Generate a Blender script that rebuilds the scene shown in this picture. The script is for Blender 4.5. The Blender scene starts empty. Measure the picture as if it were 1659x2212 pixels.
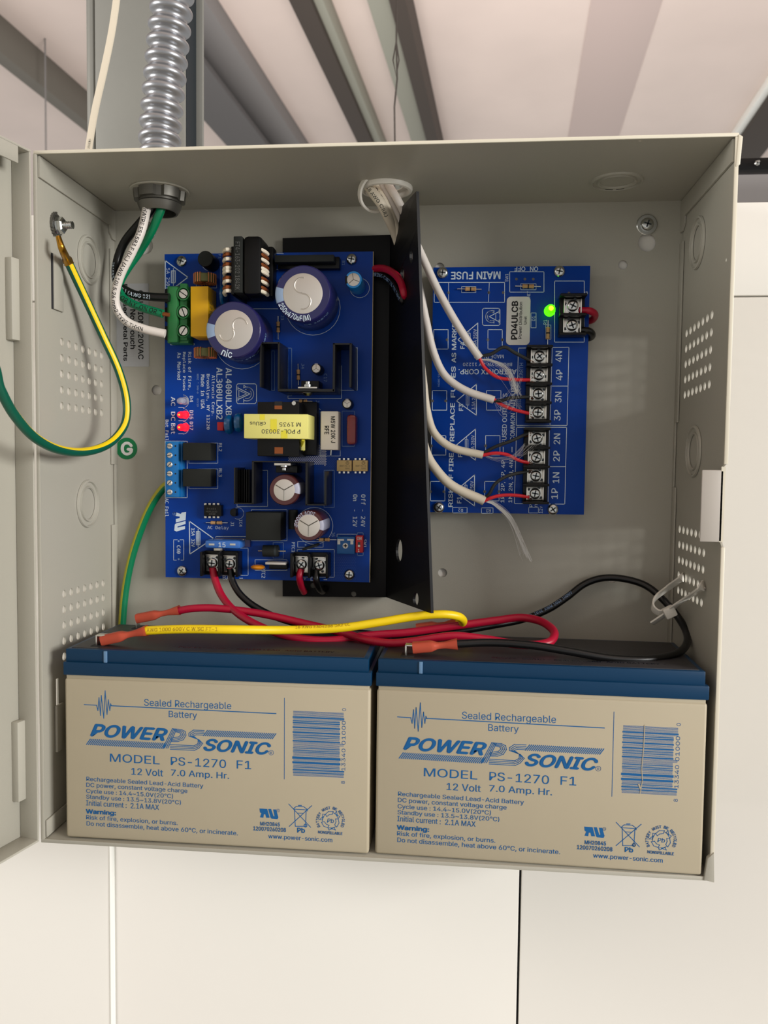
import bpy, bmesh, math, random
from mathutils import Vector, Matrix
from mathutils.geometry import tessellate_polygon
random.seed(7)
SC = bpy.context.scene
COL = SC.collection
PI = math.pi

# ------------------------------------------------------------------ camera
# world: x right along the wall, y into the wall, z up; everything below is in millimetres (scaled to metres on build)
FPX = 1787.5
_R = Matrix.Rotation(math.sqrt(.0561**2 + .0954**2 + .0145**2), 3, Vector((.0561, .0954, .0145)).normalized())
_B = Matrix(((1, 0, 0), (0, 0, -1), (0, 1, 0)))
RB = (_R @ _B)
RBT = RB.transposed()
CAM = Vector((205.47, -474.06, 188.23))
cam_d = bpy.data.cameras.new('camera')
cam = bpy.data.objects.new('camera', cam_d)
COL.objects.link(cam)
SC.camera = cam
cam_d.sensor_fit = 'HORIZONTAL'
cam_d.sensor_width = 36
cam_d.lens = FPX * 36 / 1659
cam_d.clip_start = .01
_m = Matrix.Identity(4)
for i, c in enumerate((RBT @ Vector((1, 0, 0)), RBT @ Vector((0, -1, 0)), RBT @ Vector((0, 0, -1)))):
    for j in range(3):
        _m[j][i] = c[j]
_m.translation = CAM * .001
cam.matrix_world = _m

# ------------------------------------------------------------------ light
cam_d.dof.use_dof = True
cam_d.dof.focus_distance = .425
cam_d.dof.aperture_fstop = 26

SC.view_settings.view_transform = 'Standard'
SC.view_settings.look = 'None'
SC.view_settings.gamma = 1
SC.view_settings.use_curve_mapping = False
SC.view_settings.exposure = 0.0
wd = bpy.data.worlds.new('world')
SC.world = wd
wd.use_nodes = True
wd.node_tree.nodes['Background'].inputs[0].default_value = (1, .975, .94, 1)
wd.node_tree.nodes['Background'].inputs[1].default_value = .56


def area(name, loc, target, sx, sy, power, color):
    l = bpy.data.lights.new(name, 'AREA')
    l.shape = 'RECTANGLE'
    l.size, l.size_y, l.energy, l.color = sx, sy, power, color
    o = bpy.data.objects.new(name, l)
    COL.objects.link(o)
    o.location = loc
    o.rotation_euler = (Vector(target) - Vector(loc)).to_track_quat('-Z', 'Y').to_euler()
    return o


area('right_key_light', (2.1, -1.15, .55), (.1, 0, .12), .8, .6, 49, (1, .985, .96))  # unseen key light from the right, about level with the cabinet
area('left_fill_light', (-1.9, -1.0, .4), (.1, 0, .1), .9, .9, 36, (1, .97, .93))  # unseen fill added at the left to brighten the wall
area('ceiling_fill_light', (.1, .9, .45), (.15, 2.6, 1.4), .9, .6, 19, (1, .94, .90))  # fill added behind the wall, aimed up to brighten the ceiling


# ------------------------------------------------------------------ helpers
def ray(px, py):
    return RBT @ Vector(((px - 829.5) / FPX, (py - 1106) / FPX, 1))


def at(px, py, y):            # the point of the plane y = const seen at that pixel
    d = ray(px, py)
    return CAM + d * ((y - CAM.y) / d.y)


def at_z(px, py, z):
    d = ray(px, py)
    return CAM + d * ((z - CAM.z) / d.z)


def at_x(px, py, x):
    d = ray(px, py)
    return CAM + d * ((x - CAM.x) / d.x)


def mmpp(px, py, y):          # millimetres per pixel on that plane
    return (at(px + 1, py, y) - at(px, py, y)).length


def lin(c):
    c = c / 255
    return c / 12.92 if c <= .04045 else ((c + .055) / 1.055) ** 2.4


MAT = {}


def mat(name, rgb, rough=.5, metal=0, emit=0, trans=0, alpha=1, bump=0, bscale=300, noise=0, nscale=20, spec=.5, coat=0, ecol=None, ior=1.45):
    if name in MAT:
        return MAT[name]
    m = bpy.data.materials.new(name)
    m.use_nodes = True
    nt = m.node_tree
    b = nt.nodes['Principled BSDF']
    col = tuple(lin(c) for c in rgb) + (1,)
    b.inputs['Base Color'].default_value = col
    b.inputs['Roughness'].default_value = rough
    b.inputs['Metallic'].default_value = metal
    b.inputs['Specular IOR Level'].default_value = spec
    b.inputs['Coat Weight'].default_value = coat
    b.inputs['Transmission Weight'].default_value = trans
    b.inputs['Alpha'].default_value = alpha
    b.inputs['IOR'].default_value = ior
    if emit:
        b.inputs['Emission Color'].default_value = tuple(lin(c) for c in (ecol or rgb)) + (1,)
        b.inputs['Emission Strength'].default_value = emit
    if bump or noise:
        tc = nt.nodes.new('ShaderNodeTexCoord')
        if noise:
            n = nt.nodes.new('ShaderNodeTexNoise')
            n.inputs['Scale'].default_value = nscale
            n.inputs['Detail'].default_value = 5
            r = nt.nodes.new('ShaderNodeMapRange')
            r.inputs['From Min'].default_value = .3
            r.inputs['From Max'].default_value = .7
            r.inputs['To Min'].default_value = 1 - noise
            r.inputs['To Max'].default_value = 1 + noise
            mx = nt.nodes.new('ShaderNodeVectorMath')
            mx.operation = 'SCALE'
            mx.inputs[0].default_value = col[:3]
            nt.links.new(tc.outputs['Object'], n.inputs['Vector'])
            nt.links.new(n.outputs['Fac'], r.inputs['Value'])
            nt.links.new(r.outputs['Result'], mx.inputs['Scale'])
            nt.links.new(mx.outputs[0], b.inputs['Base Color'])
        if bump:
            n2 = nt.nodes.new('ShaderNodeTexNoise')
            n2.inputs['Scale'].default_value = bscale
            n2.inputs['Detail'].default_value = 3
            bp = nt.nodes.new('ShaderNodeBump')
            bp.inputs['Strength'].default_value = bump
            bp.inputs['Distance'].default_value = .001
            nt.links.new(tc.outputs['Object'], n2.inputs['Vector'])
            nt.links.new(n2.outputs['Fac'], bp.inputs['Height'])
            nt.links.new(bp.outputs['Normal'], b.inputs['Normal'])
    MAT[name] = m
    return m


ORG = {}


class MB:
    def __init__(s):
        s.v, s.f, s.mi = [], [], []

    def add(s, vs, fs, mi=0):
        k = len(s.v)
        s.v += [Vector(v) for v in vs]
        s.f += [tuple(i + k for i in f) for f in fs]
        s.mi += [mi] * len(fs)
        return s

    def box(s, x0, x1, y0, y1, z0, z1, mi=0, M=None):
        x0, x1 = sorted((x0, x1)); y0, y1 = sorted((y0, y1)); z0, z1 = sorted((z0, z1))
        vs = [Vector((x, y, z)) for x in (x0, x1) for y in (y0, y1) for z in (z0, z1)]
        if M:
            vs = [M @ v for v in vs]
        return s.add(vs, [(0, 1, 3, 2), (4, 6, 7, 5), (0, 4, 5, 1), (2, 3, 7, 6), (0, 2, 6, 4), (1, 5, 7, 3)], mi)

    def prism(s, poly, y0, y1, mi=0, scale1=1):     # polygon of (x, z), from y0 (back) to y1 (front)
        n = len(poly)
        cx = sum(p[0] for p in poly) / n; cz = sum(p[1] for p in poly) / n
        a = [(p[0], y0, p[1]) for p in poly] + [(cx + (p[0] - cx) * scale1, y1, cz + (p[1] - cz) * scale1) for p in poly]
        return s.add(a, [tuple(range(n)), tuple(range(2 * n - 1, n - 1, -1))] + [(i, i + n, (i + 1) % n + n, (i + 1) % n) for i in range(n)], mi)

    def lathe(s, prof, c, ax=(0, -1, 0), n=24, mi=0, cap=True):   # prof: (radius, height along ax)
        ax = Vector(ax).normalized(); c = Vector(c)
        u = ax.orthogonal().normalized() if abs(ax.y) < .9 else Vector((1, 0, 0))
        u = (u - ax * u.dot(ax)).normalized()
        w = ax.cross(u)
        vs, fs = [], []
        for r, h in prof:
            for i in range(n):
                t = 2 * PI * i / n
                vs.append(c + ax * h + (u * math.cos(t) + w * math.sin(t)) * r)
        for j in range(len(prof) - 1):
            for i in range(n):
                fs.append((j * n + i, j * n + (i + 1) % n, (j + 1) * n + (i + 1) % n, (j + 1) * n + i))
        if cap:
            fs.append(tuple(range(n - 1, -1, -1)))
            fs.append(tuple((len(prof) - 1) * n + i for i in range(n)))
        return s.add(vs, fs, mi)

    def cyl(s, c, r, h, ax=(0, -1, 0), n=24, mi=0, bev=0):
        if bev:
            return s.lathe([(r, 0), (r, h - bev), (r - bev * .3, h - bev * .3), (r - bev, h)], c, ax, n, mi)
        return s.lathe([(r, 0), (r, h)], c, ax, n, mi)

    def tube(s, pts, r, n=10, mi=0, stripe=None, sec=None, up=None, cap=True, rf=None, twist=None):
        # sweep of a circle (or of the section sec) along points
        pts = [Vector(p) for p in pts]
        T = [(pts[min(i + 1, len(pts) - 1)] - pts[max(i - 1, 0)]).normalized() for i in range(len(pts))]
        u = Vector(up) if up else Vector((0, -1, 0))
        u = u - T[0] * u.dot(T[0])
        if u.length < 1e-3:
            u = T[0].orthogonal()
        u.normalize()
        vs, fs, mis = [], [], []
        m = len(sec) if sec else n
        for i, p in enumerate(pts):
            if i:
                u = (u - T[i] * u.dot(T[i])).normalized()
            w = T[i].cross(u)
            rr = rf(i / (len(pts) - 1)) if rf else r
            for j in range(m):
                if sec:
                    vs.append(p + w * sec[j][0] + u * sec[j][1])
                else:
                    t = 2 * PI * j / m + (math.radians(twist[0] + (twist[1] - twist[0]) * i / (len(pts) - 1)) if twist else 0)
                    vs.append(p + (u * math.cos(t) + w * math.sin(t)) * rr)
        k = len(s.v)
        s.v += vs
        for i in range(len(pts) - 1):
            for j in range(m):
                s.f.append((k + i * m + j, k + i * m + (j + 1) % m, k + (i + 1) * m + (j + 1) % m, k + (i + 1) * m + j))
                s.mi.append(1 if stripe and j in stripe else mi)
        if cap:
            s.f.append(tuple(k + j for j in range(m - 1, -1, -1))); s.mi.append(mi)
            s.f.append(tuple(k + (len(pts) - 1) * m + j for j in range(m))); s.mi.append(mi)
        return s

    def build(s, name, mats, parent=None, bevel=0, smooth=35, seg=2):
        mats = mats if isinstance(mats, (list, tuple)) else [mats]
        lo = Vector([min(v[i] for v in s.v) for i in range(3)]); hi = Vector([max(v[i] for v in s.v) for i in range(3)])
        o0 = (lo + hi) / 2
        me = bpy.data.meshes.new(name)
        me.from_pydata([(v - o0) * .001 for v in s.v], [], s.f)
        for m in mats:
            me.materials.append(m)
        if len(mats) > 1:
            me.polygons.foreach_set('material_index', s.mi)
        if bevel:
            bm = bmesh.new(); bm.from_mesh(me)
            bmesh.ops.recalc_face_normals(bm, faces=bm.faces)
            es = [e for e in bm.edges if len(e.link_faces) == 2 and e.calc_face_angle(0) > .5]
            bmesh.ops.bevel(bm, geom=es, offset=bevel * .001, segments=seg, profile=.5, affect='EDGES', clamp_overlap=True)
            bm.to_mesh(me); bm.free()
        else:
            bm = bmesh.new(); bm.from_mesh(me)
            bmesh.ops.recalc_face_normals(bm, faces=bm.faces)
            bm.to_mesh(me); bm.free()
        if smooth:
            me.shade_smooth()
            me.set_sharp_from_angle(angle=math.radians(smooth))
        return link(name, me, o0, parent)


def link(name, me, o0, parent):
    o = bpy.data.objects.new(name, me)
    COL.objects.link(o)
    ORG[o.name] = o0.copy()
    if parent:
        o.parent = parent
        o.location = (o0 - ORG[parent.name]) * .001
    else:
        o.location = o0 * .001
    return o


def tag(o, label=None, cat=None, group=None, kind=None):
    for k, v in (('label', label), ('category', cat), ('group', group), ('kind', kind)):
        if v:
            o[k] = v
    return o


def thing(name, loc, label, cat, group=None, kind=None):
    o = bpy.data.objects.new(name, None)
    o.empty_display_size = .01
    COL.objects.link(o)
    o.location = Vector(loc) * .001
    ORG[o.name] = Vector(loc)
    return tag(o, label, cat, group, kind)


def copy_tree(o, offset=None, parent=None):
    c = o.copy()
    COL.objects.link(c)
    if parent:
        c.parent = parent
    elif offset is not None:
        c.location = o.location + Vector(offset) * .001
    for ch in list(o.children):
        copy_tree(ch, None, c)
    return c


def spline(P, step=8):
    P = [Vector(p) for p in P]
    out = []
    for i in range(len(P) - 1):
        p0 = P[i - 1] if i else P[0] * 2 - P[1]
        p1, p2 = P[i], P[i + 1]
        p3 = P[i + 2] if i + 2 < len(P) else P[-1] * 2 - P[-2]
        # centripetal-ish tangents
        d = (p2 - p1).length
        t1 = (p2 - p0) * (d / max((p2 - p1).length + (p1 - p0).length, 1e-6))
        t2 = (p3 - p1) * (d / max((p3 - p2).length + (p2 - p1).length, 1e-6))
        for k in range(step):
            t = k / step
            out.append(p1 * (2 * t**3 - 3 * t**2 + 1) + t1 * (t**3 - 2 * t**2 + t) + p2 * (-2 * t**3 + 3 * t**2) + t2 * (t**3 - t**2))
    out.append(P[-1])
    return out


def wpts(L):
    return [at(*p) for p in L]


_TC = {}


def bundled(name):      # fonts that come with Blender; the built-in one if absent
    try:
        import os
        for base in (bpy.utils.system_resource('DATAFILES', path='fonts'),):
            p = os.path.join(base, name)
            if base and os.path.exists(p):
                return bpy.data.fonts.load(p)
    except Exception:
        pass
    return None


SANS, MONO = bundled('Inter.woff2'), bundled('DejaVuSansMono.woff2')
FONT = [SANS]


class P3(tuple):        # a 2-D point that also knows its layer
    def __new__(c, x, y, k):
        t = super().__new__(c, (x, y))
        t.k = k
        return t


def text_geo(s, bold=0, shear=0, res=3):
    k = (s, bold, shear, FONT[0])
    if k in _TC:
        return _TC[k]
    cu = bpy.data.curves.new('t', 'FONT')
    cu.body = s
    cu.size = 1
    if FONT[0]:
        cu.font = FONT[0]
    cu.shear = shear
    cu.resolution_u = res
    o = bpy.data.objects.new('t', cu)
    COL.objects.link(o)
    dg = bpy.context.evaluated_depsgraph_get()
    oc = o.evaluated_get(dg)
    c2 = oc.to_curve(dg)
    loops = []
    for sp in c2.splines:
        pts = []
        if sp.type == 'BEZIER':
            bp = sp.bezier_points
            for i in range(len(bp)):
                p, q = bp[i], bp[(i + 1) % len(bp)]
                straight = (p.handle_right - p.co).length < 1e-5 and (q.handle_left - q.co).length < 1e-5
                d = (q.co - p.co); cr_ = max(abs(d.x * (p.handle_right - p.co).y - d.y * (p.handle_right - p.co).x), abs(d.x * (q.handle_left - p.co).y - d.y * (q.handle_left - p.co).x))
                ns = 1 if straight or cr_ < 1e-5 else res
                for k_ in range(ns):
                    t = k_ / ns
                    pts.append(p.co * (1 - t)**3 + p.handle_right * (3 * t * (1 - t)**2) + q.handle_left * (3 * t * t * (1 - t)) + q.co * t**3)
        else:
            pts = [Vector(q.co[:3]) for q in sp.points]
        cl = []
        for p in pts:
            if not cl or (p - cl[-1]).length > 1e-5:
                cl.append(Vector((p.x, p.y, 0)))
        if len(cl) > 2 and (cl[0] - cl[-1]).length < 1e-5:
            cl.pop()
        if len(cl) > 2:
            loops.append(cl)
    oc.to_curve_clear()
    bpy.data.objects.remove(o); bpy.data.curves.remove(cu)

    def sarea(l):
        return sum(l[i].x * l[(i + 1) % len(l)].y - l[(i + 1) % len(l)].x * l[i].y for i in range(len(l))) / 2

    def inside(p, l):
        r_ = False
        for i in range(len(l)):
            a_, b_ = l[i], l[i - 1]
            if (a_.y > p.y) != (b_.y > p.y) and p.x < (b_.x - a_.x) * (p.y - a_.y) / (b_.y - a_.y) + a_.x:
                r_ = not r_
        return r_
    big = max(loops, key=lambda l: abs(sarea(l)))
    sg = 1 if sarea(big) > 0 else -1
    outer = [l for l in loops if sarea(l) * sg > 0]
    holes = [l for l in loops if sarea(l) * sg <= 0]
    vs, fs = [], []
    for oi, l in enumerate(outer):      # every outline is filled by itself, so overlapping outlines stay clean
        hs = [h for h in holes if inside(h[0], l)]
        polys = [l] + hs
        flat = [p for q in polys for p in q]
        for ti, t in enumerate(tessellate_polygon(polys)):
            n0 = len(vs)
            vs += [(flat[i].x, flat[i].y, (oi % 3) * .8 + (ti % 7) * .12) for i in t]
            fs.append((n0, n0 + 1, n0 + 2))
    x0 = min(v[0] for v in vs); x1 = max(v[0] for v in vs); y0 = min(v[1] for v in vs); y1 = max(v[1] for v in vs)
    if bold:            # thicker strokes: the same outline laid down several times, slightly shifted
        base, fb, n = vs, fs, len(vs)
        vs, fs = [], []
        off = [(-bold, 0), (bold, 0), (0, bold * .8), (0, -bold * .8)] if bold > .012 else [(-bold, 0), (bold, 0)]
        for i, (ox, oy) in enumerate(off):
            vs += [(v[0] + ox, v[1] + oy, v[2] + i * 2.8) for v in base]
            fs += [tuple(q + i * n for q in f) for f in fb]
    r = ([P3((v[0] - x0) / (x1 - x0), (v[1] - y0) / (y1 - y0), v[2] if len(v) > 2 else 0) for v in vs], fs, (x1 - x0) / (y1 - y0))
    _TC[k] = r
    return r


DIRS = {'R': ((1, 0), (0, 1)), 'D': ((0, -1), (1, 0)), 'U': ((0, 1), (-1, 0)), 'F': ((-1, 0), (0, -1))}


class Print(MB):       # flat print on a plane y = Y, positioned where the photograph shows it on that plane
    def __init__(s, Y):
        super().__init__()
        s.Y = Y
        s.lift = 0

    def P(s, px, py):
        p = at(px, py, s.Y)
        p.y -= s.lift
        return p

    def txt(s, t, cx, cy, ln, h, d='R', bold=0, shear=0, mi=0, rot=0):
        vs, fs, asp = text_geo(t, bold, shear)
        c = s.P(cx, cy); k = mmpp(cx, cy, s.Y)
        (ux, uz), (vx, vz) = DIRS[d]
        if rot:
            a = math.radians(rot); ca, sa = math.cos(a), math.sin(a)
            ux, uz = ux * ca - uz * sa, ux * sa + uz * ca
            vx, vz = vx * ca - vz * sa, vx * sa + vz * ca
        out = []
        for q in vs:
            x, y = q
            a, b = (x - .5) * ln * k, (y - .5) * h * k
            out.append((c.x + ux * a + vx * b, c.y - q.k * .012, c.z + uz * a + vz * b))
        s.add(out, fs, mi)

    def line(s, x0, y0, x1, y1, w=1.2, mi=0):
        a, b = s.P(x0, y0), s.P(x1, y1)
        d = (b - a)
        if d.length < 1e-6:
            return
        d.normalize()
        n = Vector((-d.z, 0, d.x)) * (w * .5 * mmpp(x0, y0, s.Y))
        e = d * (w * .5 * mmpp(x0, y0, s.Y))
        s.add([a - n - e, b - n + e, b + n + e, a + n - e], [(0, 1, 2, 3)], mi)

    def poly(s, pts, w=1.2, close=True, mi=0):
        n = len(pts)
        for i in range(n if close else n - 1):
            s.line(*pts[i], *pts[(i + 1) % n], w, mi)

    def rect(s, x0, y0, x1, y1, w=1.2, mi=0):
        s.poly([(x0, y0), (x1, y0), (x1, y1), (x0, y1)], w, True, mi)

    def fill(s, pts, mi=0):
        s.add([s.P(*p) for p in pts], [tuple(range(len(pts)))], mi)

    def arc(s, cx, cy, r, w=1.2, a0=0, a1=360, mi=0, n=28, ry=None):
        ry = ry or r
        pts = [(cx + r * math.cos(math.radians(a0 + (a1 - a0) * i / n)), cy + ry * math.sin(math.radians(a0 + (a1 - a0) * i / n))) for i in range(n + 1)]
        s.poly(pts, w, False, mi)

    def disc(s, cx, cy, r, mi=0, n=12):
        s.fill([(cx + r * math.cos(2 * PI * i / n), cy + r * math.sin(2 * PI * i / n)) for i in range(n)], mi)


def plate(name, outline, holes, thick, M, m, parent, res=10):
    """flat sheet with real holes: outline and holes in local 2-D (mm), M maps local xy0 to world mm"""
    cu = bpy.data.curves.new('p', 'CURVE')
    cu.dimensions = '2D'; cu.fill_mode = 'BOTH'; cu.extrude = thick / 2

    def add(pts):
        sp = cu.splines.new('POLY')
        sp.points.add(len(pts) - 1)
        for i, p in enumerate(pts):
            sp.points[i].co = (p[0], p[1], 0, 1)
        sp.use_cyclic_u = True
    add(outline)
    for h in holes:
        if len(h) == 3:
            add([(h[0] + h[2] * math.cos(2 * PI * i / 16), h[1] + h[2] * math.sin(2 * PI * i / 16)) for i in range(16)])
        else:
            add(h[0])
    o = bpy.data.objects.new('p', cu)
    COL.objects.link(o)
    me = bpy.data.meshes.new_from_object(o.evaluated_get(bpy.context.evaluated_depsgraph_get()))
    mb = MB()
    if callable(M):
        nn = (f0 - f1).cross(t1 - f1).normalized() * 1.5
        mb.add([M(v.co.x, v.co.y) + nn * (v.co.z > 0) for v in me.vertices], [tuple(p.vertices) for p in me.polygons])
    else:
        mb.add([M @ v.co for v in me.vertices], [tuple(p.vertices) for p in me.polygons])
    bpy.data.objects.remove(o); bpy.data.curves.remove(cu); bpy.data.meshes.remove(me)
    return mb.build(name, m, parent, smooth=0)


# ------------------------------------------------------------------ materials
m_wall = mat('white painted wall panel', (222, 219, 212), .45, noise=.02, nscale=3)
m_joint = mat('dark wall joint', (40, 40, 44), .8)
m_trim_white = mat('white joint strip', (245, 246, 240), .3)
m_ceiling = mat('pinkish ceiling lining', (226, 209, 200), .32, bump=.5, bscale=3.2, noise=.06, nscale=2.2)
m_steel = mat('dull galvanised steel', (128, 128, 126), .5, .5, noise=.08, nscale=30)
m_steel_dark = mat('dark steel', (58, 64, 68), .5, .3)
m_beam = mat('grey painted beam', (122, 119, 118), .55)
m_floor = mat('concrete floor', (165, 160, 150), .7, noise=.08, nscale=6)
m_box = mat('light grey powder coat', (171, 168, 156), .38, bump=.06, bscale=1500)
m_boxedge = mat('lit sheet edge', (214, 208, 190), .4)  # paler than the cabinet paint, for the brightly lit front edges
m_black_al = mat('black anodised aluminium', (14, 14, 16), .45, spec=.2)
m_pcb = mat('blue solder mask', (0, 58, 150), .35, noise=.05, nscale=60, spec=.22)
m_pcb_edge = mat('board edge', (176, 160, 120), .6)
m_silk = mat('white silkscreen', (205, 220, 232), .6)
m_silk_dim = mat('fine silkscreen', (130, 160, 200), .6)
m_chrome = mat('bright zinc', (200, 202, 200), .22, 1)
m_nickel = mat('nickel plate', (225, 222, 214), .3, 1)
m_alu = mat('brushed aluminium top', (214, 208, 200), .42, .75)
m_blackp = mat('black plastic', (10, 10, 11), .35, spec=.3)
m_darkp = mat('charcoal plastic', (34, 36, 34), .6, spec=.25)
m_green_p = mat('green plastic', (45, 122, 66), .4)
m_bluep = mat('blue plastic', (16, 108, 176), .4)
m_yellow_p = mat('yellow film capacitor', (226, 172, 8), .45)
m_navy = mat('navy sleeve', (34, 32, 82), .28, coat=.3)
m_lightblue = mat('pale blue stripe', (148, 170, 200), .4)
m_brownsl = mat('maroon sleeve', (74, 34, 34), .3, coat=.3)
m_greystripe = mat('grey stripe', (170, 172, 190), .4)
m_copper = mat('enamelled copper', (150, 84, 46), .35, .6)
m_olive = mat('olive core', (104, 104, 58), .5)
m_white_p = mat('white ceramic', (216, 208, 196), .6)
m_tape = mat('pale yellow tape', (226, 220, 128), .35)
m_tape2 = mat('bright yellow tape', (226, 214, 60), .35)
m_beige = mat('beige plastic', (196, 168, 112), .5)
m_redcap = mat('dark red dipped', (122, 20, 16), .2, coat=.6)
m_red_p = mat('red plastic', (190, 20, 30), .4)
m_orange = mat('orange dipped', (206, 128, 20), .25, coat=.5)
m_disc = mat('blue ceramic dip', (8, 84, 140), .25, coat=.4)
m_rbody = mat('tan resistor body', (190, 148, 100), .5)
m_ink = mat('black ink', (22, 22, 24), .7)
m_inkgrey = mat('grey ink', (70, 72, 66), .7)
m_fuseblue = mat('translucent blue plastic', (50, 104, 182), .3, coat=.3)
m_w_white = mat('white wire jacket', (222, 214, 206), .42)
m_w_cream = mat('cream cable jacket', (216, 206, 186), .5)
m_w_green = mat('green insulation', (0, 118, 76), .35)
m_w_dkgreen = mat('dark green insulation', (6, 84, 64), .35)
m_w_yellow = mat('yellow insulation', (238, 206, 20), .38)
m_w_olive = mat('yellow stripe', (176, 170, 44), .4)
m_w_black = mat('black insulation', (12, 12, 13), .3)
m_w_red = mat('red insulation', (168, 14, 48), .35)
m_w_red2 = mat('bright red insulation', (222, 40, 52), .35)
m_fiber = mat('white fibre', (230, 230, 226), .4)
m_spade = mat('translucent red nylon', (204, 92, 70), .3, trans=.3, ior=1.2)
m_brass = mat('brass', (190, 140, 50), .28, 1)
m_batt = mat('grey beige battery case', (176, 166, 143), .5, noise=.02, nscale=15)
m_lid = mat('dark blue battery lid', (10, 52, 84), .35, spec=.3)
m_ledge = mat('battery top recess', (46, 44, 47), .45)
m_print = mat('blue print', (4, 90, 150), .5)
m_nylon = mat('natural nylon', (226, 222, 212), .35)
m_label = mat('white label', (214, 212, 208), .5)
m_label_g = mat('silver label', (176, 177, 178), .45)
m_gsticker = mat('green sticker', (0, 112, 62), .4)
m_conduit = mat('galvanised conduit', (158, 160, 164), .36, .85)
m_zinc = mat('die cast zinc', (112, 110, 104), .42, .8)
m_led_red = mat('lit red led', (255, 20, 30), .2, emit=2.2, ecol=(255, 16, 34))
m_led_core = mat('led glow centre', (255, 120, 20), .2, emit=3.5, ecol=(255, 120, 30))
m_led_green = mat('lit green led', (90, 255, 0), .2, emit=2.2, ecol=(70, 255, 0))
m_led_gcore = mat('green led centre', (190, 255, 40), .2, emit=3, ecol=(190, 255, 30))
m_led_clear = mat('clear led', (225, 228, 240), .08, trans=.7, ior=1.5)

# ------------------------------------------------------------------ setting: wall, ceiling, floor
W, H, D = 322.5, 334.65, 88.88
wall = thing('wall_back', (W / 2, 40, -300), None, None, kind='structure')
ztop = at(1625, 436, 1.5).z
x_a = at(243, 2050, 1.5).x
x_b = at(1121, 2050, 1.5).x
z_s = at(1620, 640, 1.5).z
for (x0, x1, z0, z1) in ((-2600, x_a - 1.1, -1600, z_s - .3), (x_a + 1.1, x_b - .7, -1600, z_s - .3), (x_b + .7, 2600, -1600, z_s - .3), (-2600, 2600, z_s + .3, ztop)):
    MB().box(x0, x1, 1.5, 45, z0, z1).build('panel', m_wall, wall, bevel=1.0)
MB().box(x_a - 1.2, x_a + 1.6, .6, 6, -1600, z_s - .5).build('joint_strip', m_trim_white, wall, bevel=.5)
MB().box(-2600, 2600, 8, 12, -1600, ztop - 2).build('joint_backing', m_joint, wall)
# bare scuff at the top edge of the wall
floor = MB().box(-2600, 2600, -3200, 45, -1650, -1600).build('floor', m_floor)
floor['kind'] = 'structure'

ZC = 1500       # ceiling height


def cz(px, py, z=ZC):
    return at_z(px, py, z)


ceil = MB().box(-3500, 4500, -3200, 9000, ZC, ZC + 40).build('ceiling', m_ceiling)
ceil['kind'] = 'structure'


def vdir():      # the ceiling joists run away from us along this level direction
    d = ray(1105, 1204); d.z = 0
    return d.normalized()


VD = vdir()


def joist(pxl, pxr, row, drop, m, name, label=None, zt=ZC, y0=-200, y1=7500, flange=0):
    """a joist whose underside spans pixels pxl..pxr at the given image row; hangs drop mm below the ceiling"""
    z = zt - drop
    a, b = cz(pxl, row, z), cz(pxr, row, z)
    w = abs((b - a).dot(Vector((VD.y, -VD.x, 0))))
    mid = (a + b) / 2
    side = Vector((VD.y, -VD.x, 0)) * (w / 2)
    p0 = mid + VD * (y0 - mid.y); p1 = mid + VD * (y1 - mid.y)
    mb = MB()
    fl = flange or drop
    vs = []
    for p in (p0, p1):
        for sx in (-1, 1):
            for dz in (0, fl):
                vs.append((p.x + side.x * sx, p.y + side.y * sx, z + dz))
    mb.add(vs, [(0, 1, 3, 2), (4, 6, 7, 5), (0, 4, 5, 1), (2, 3, 7, 6), (0, 2, 6, 4), (1, 5, 7, 3)])
    if flange:
        s2 = side * .18
        vs = []
        for p in (p0, p1):
            for sx in (-1, 1):
                for dz in (fl, drop):
                    vs.append((p.x + s2.x * sx, p.y + s2.y * sx, z + dz))
        mb.add(vs, [(0, 1, 3, 2), (4, 6, 7, 5), (0, 4, 5, 1), (2, 3, 7, 6), (0, 2, 6, 4), (1, 5, 7, 3)])
    o = mb.build(name, m, None, bevel=2)
    if label:
        tag(o, label, 'beam')
    return o


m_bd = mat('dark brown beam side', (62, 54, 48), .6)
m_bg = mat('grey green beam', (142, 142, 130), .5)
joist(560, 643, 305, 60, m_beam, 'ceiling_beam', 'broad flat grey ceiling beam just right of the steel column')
joist(480, 570, 305, 140, mat('darker grey beam', (88, 86, 86), .6), 'ceiling_beam', 'lower darker beam emerging behind the conduit and column', flange=20)  # darker grey than the beam beside it
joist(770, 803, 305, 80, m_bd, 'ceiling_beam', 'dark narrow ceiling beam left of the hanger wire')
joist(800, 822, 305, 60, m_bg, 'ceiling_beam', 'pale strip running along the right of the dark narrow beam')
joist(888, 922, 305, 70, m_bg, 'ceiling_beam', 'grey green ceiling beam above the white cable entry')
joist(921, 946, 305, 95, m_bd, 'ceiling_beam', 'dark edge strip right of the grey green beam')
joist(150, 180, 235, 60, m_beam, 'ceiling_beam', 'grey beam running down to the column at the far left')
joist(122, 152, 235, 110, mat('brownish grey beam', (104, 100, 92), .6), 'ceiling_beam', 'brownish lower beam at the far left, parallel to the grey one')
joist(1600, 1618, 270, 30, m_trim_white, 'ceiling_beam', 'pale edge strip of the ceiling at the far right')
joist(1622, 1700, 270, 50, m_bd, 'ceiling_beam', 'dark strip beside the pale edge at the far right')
o = joist(1232, 1345, 270, 3, mat('ceiling shade tint', (196, 178, 172), .4), 'ceiling_shade_strip')  # band of shade on the ceiling, put in as a thin darker strip
o['kind'] = 'structure'
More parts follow.
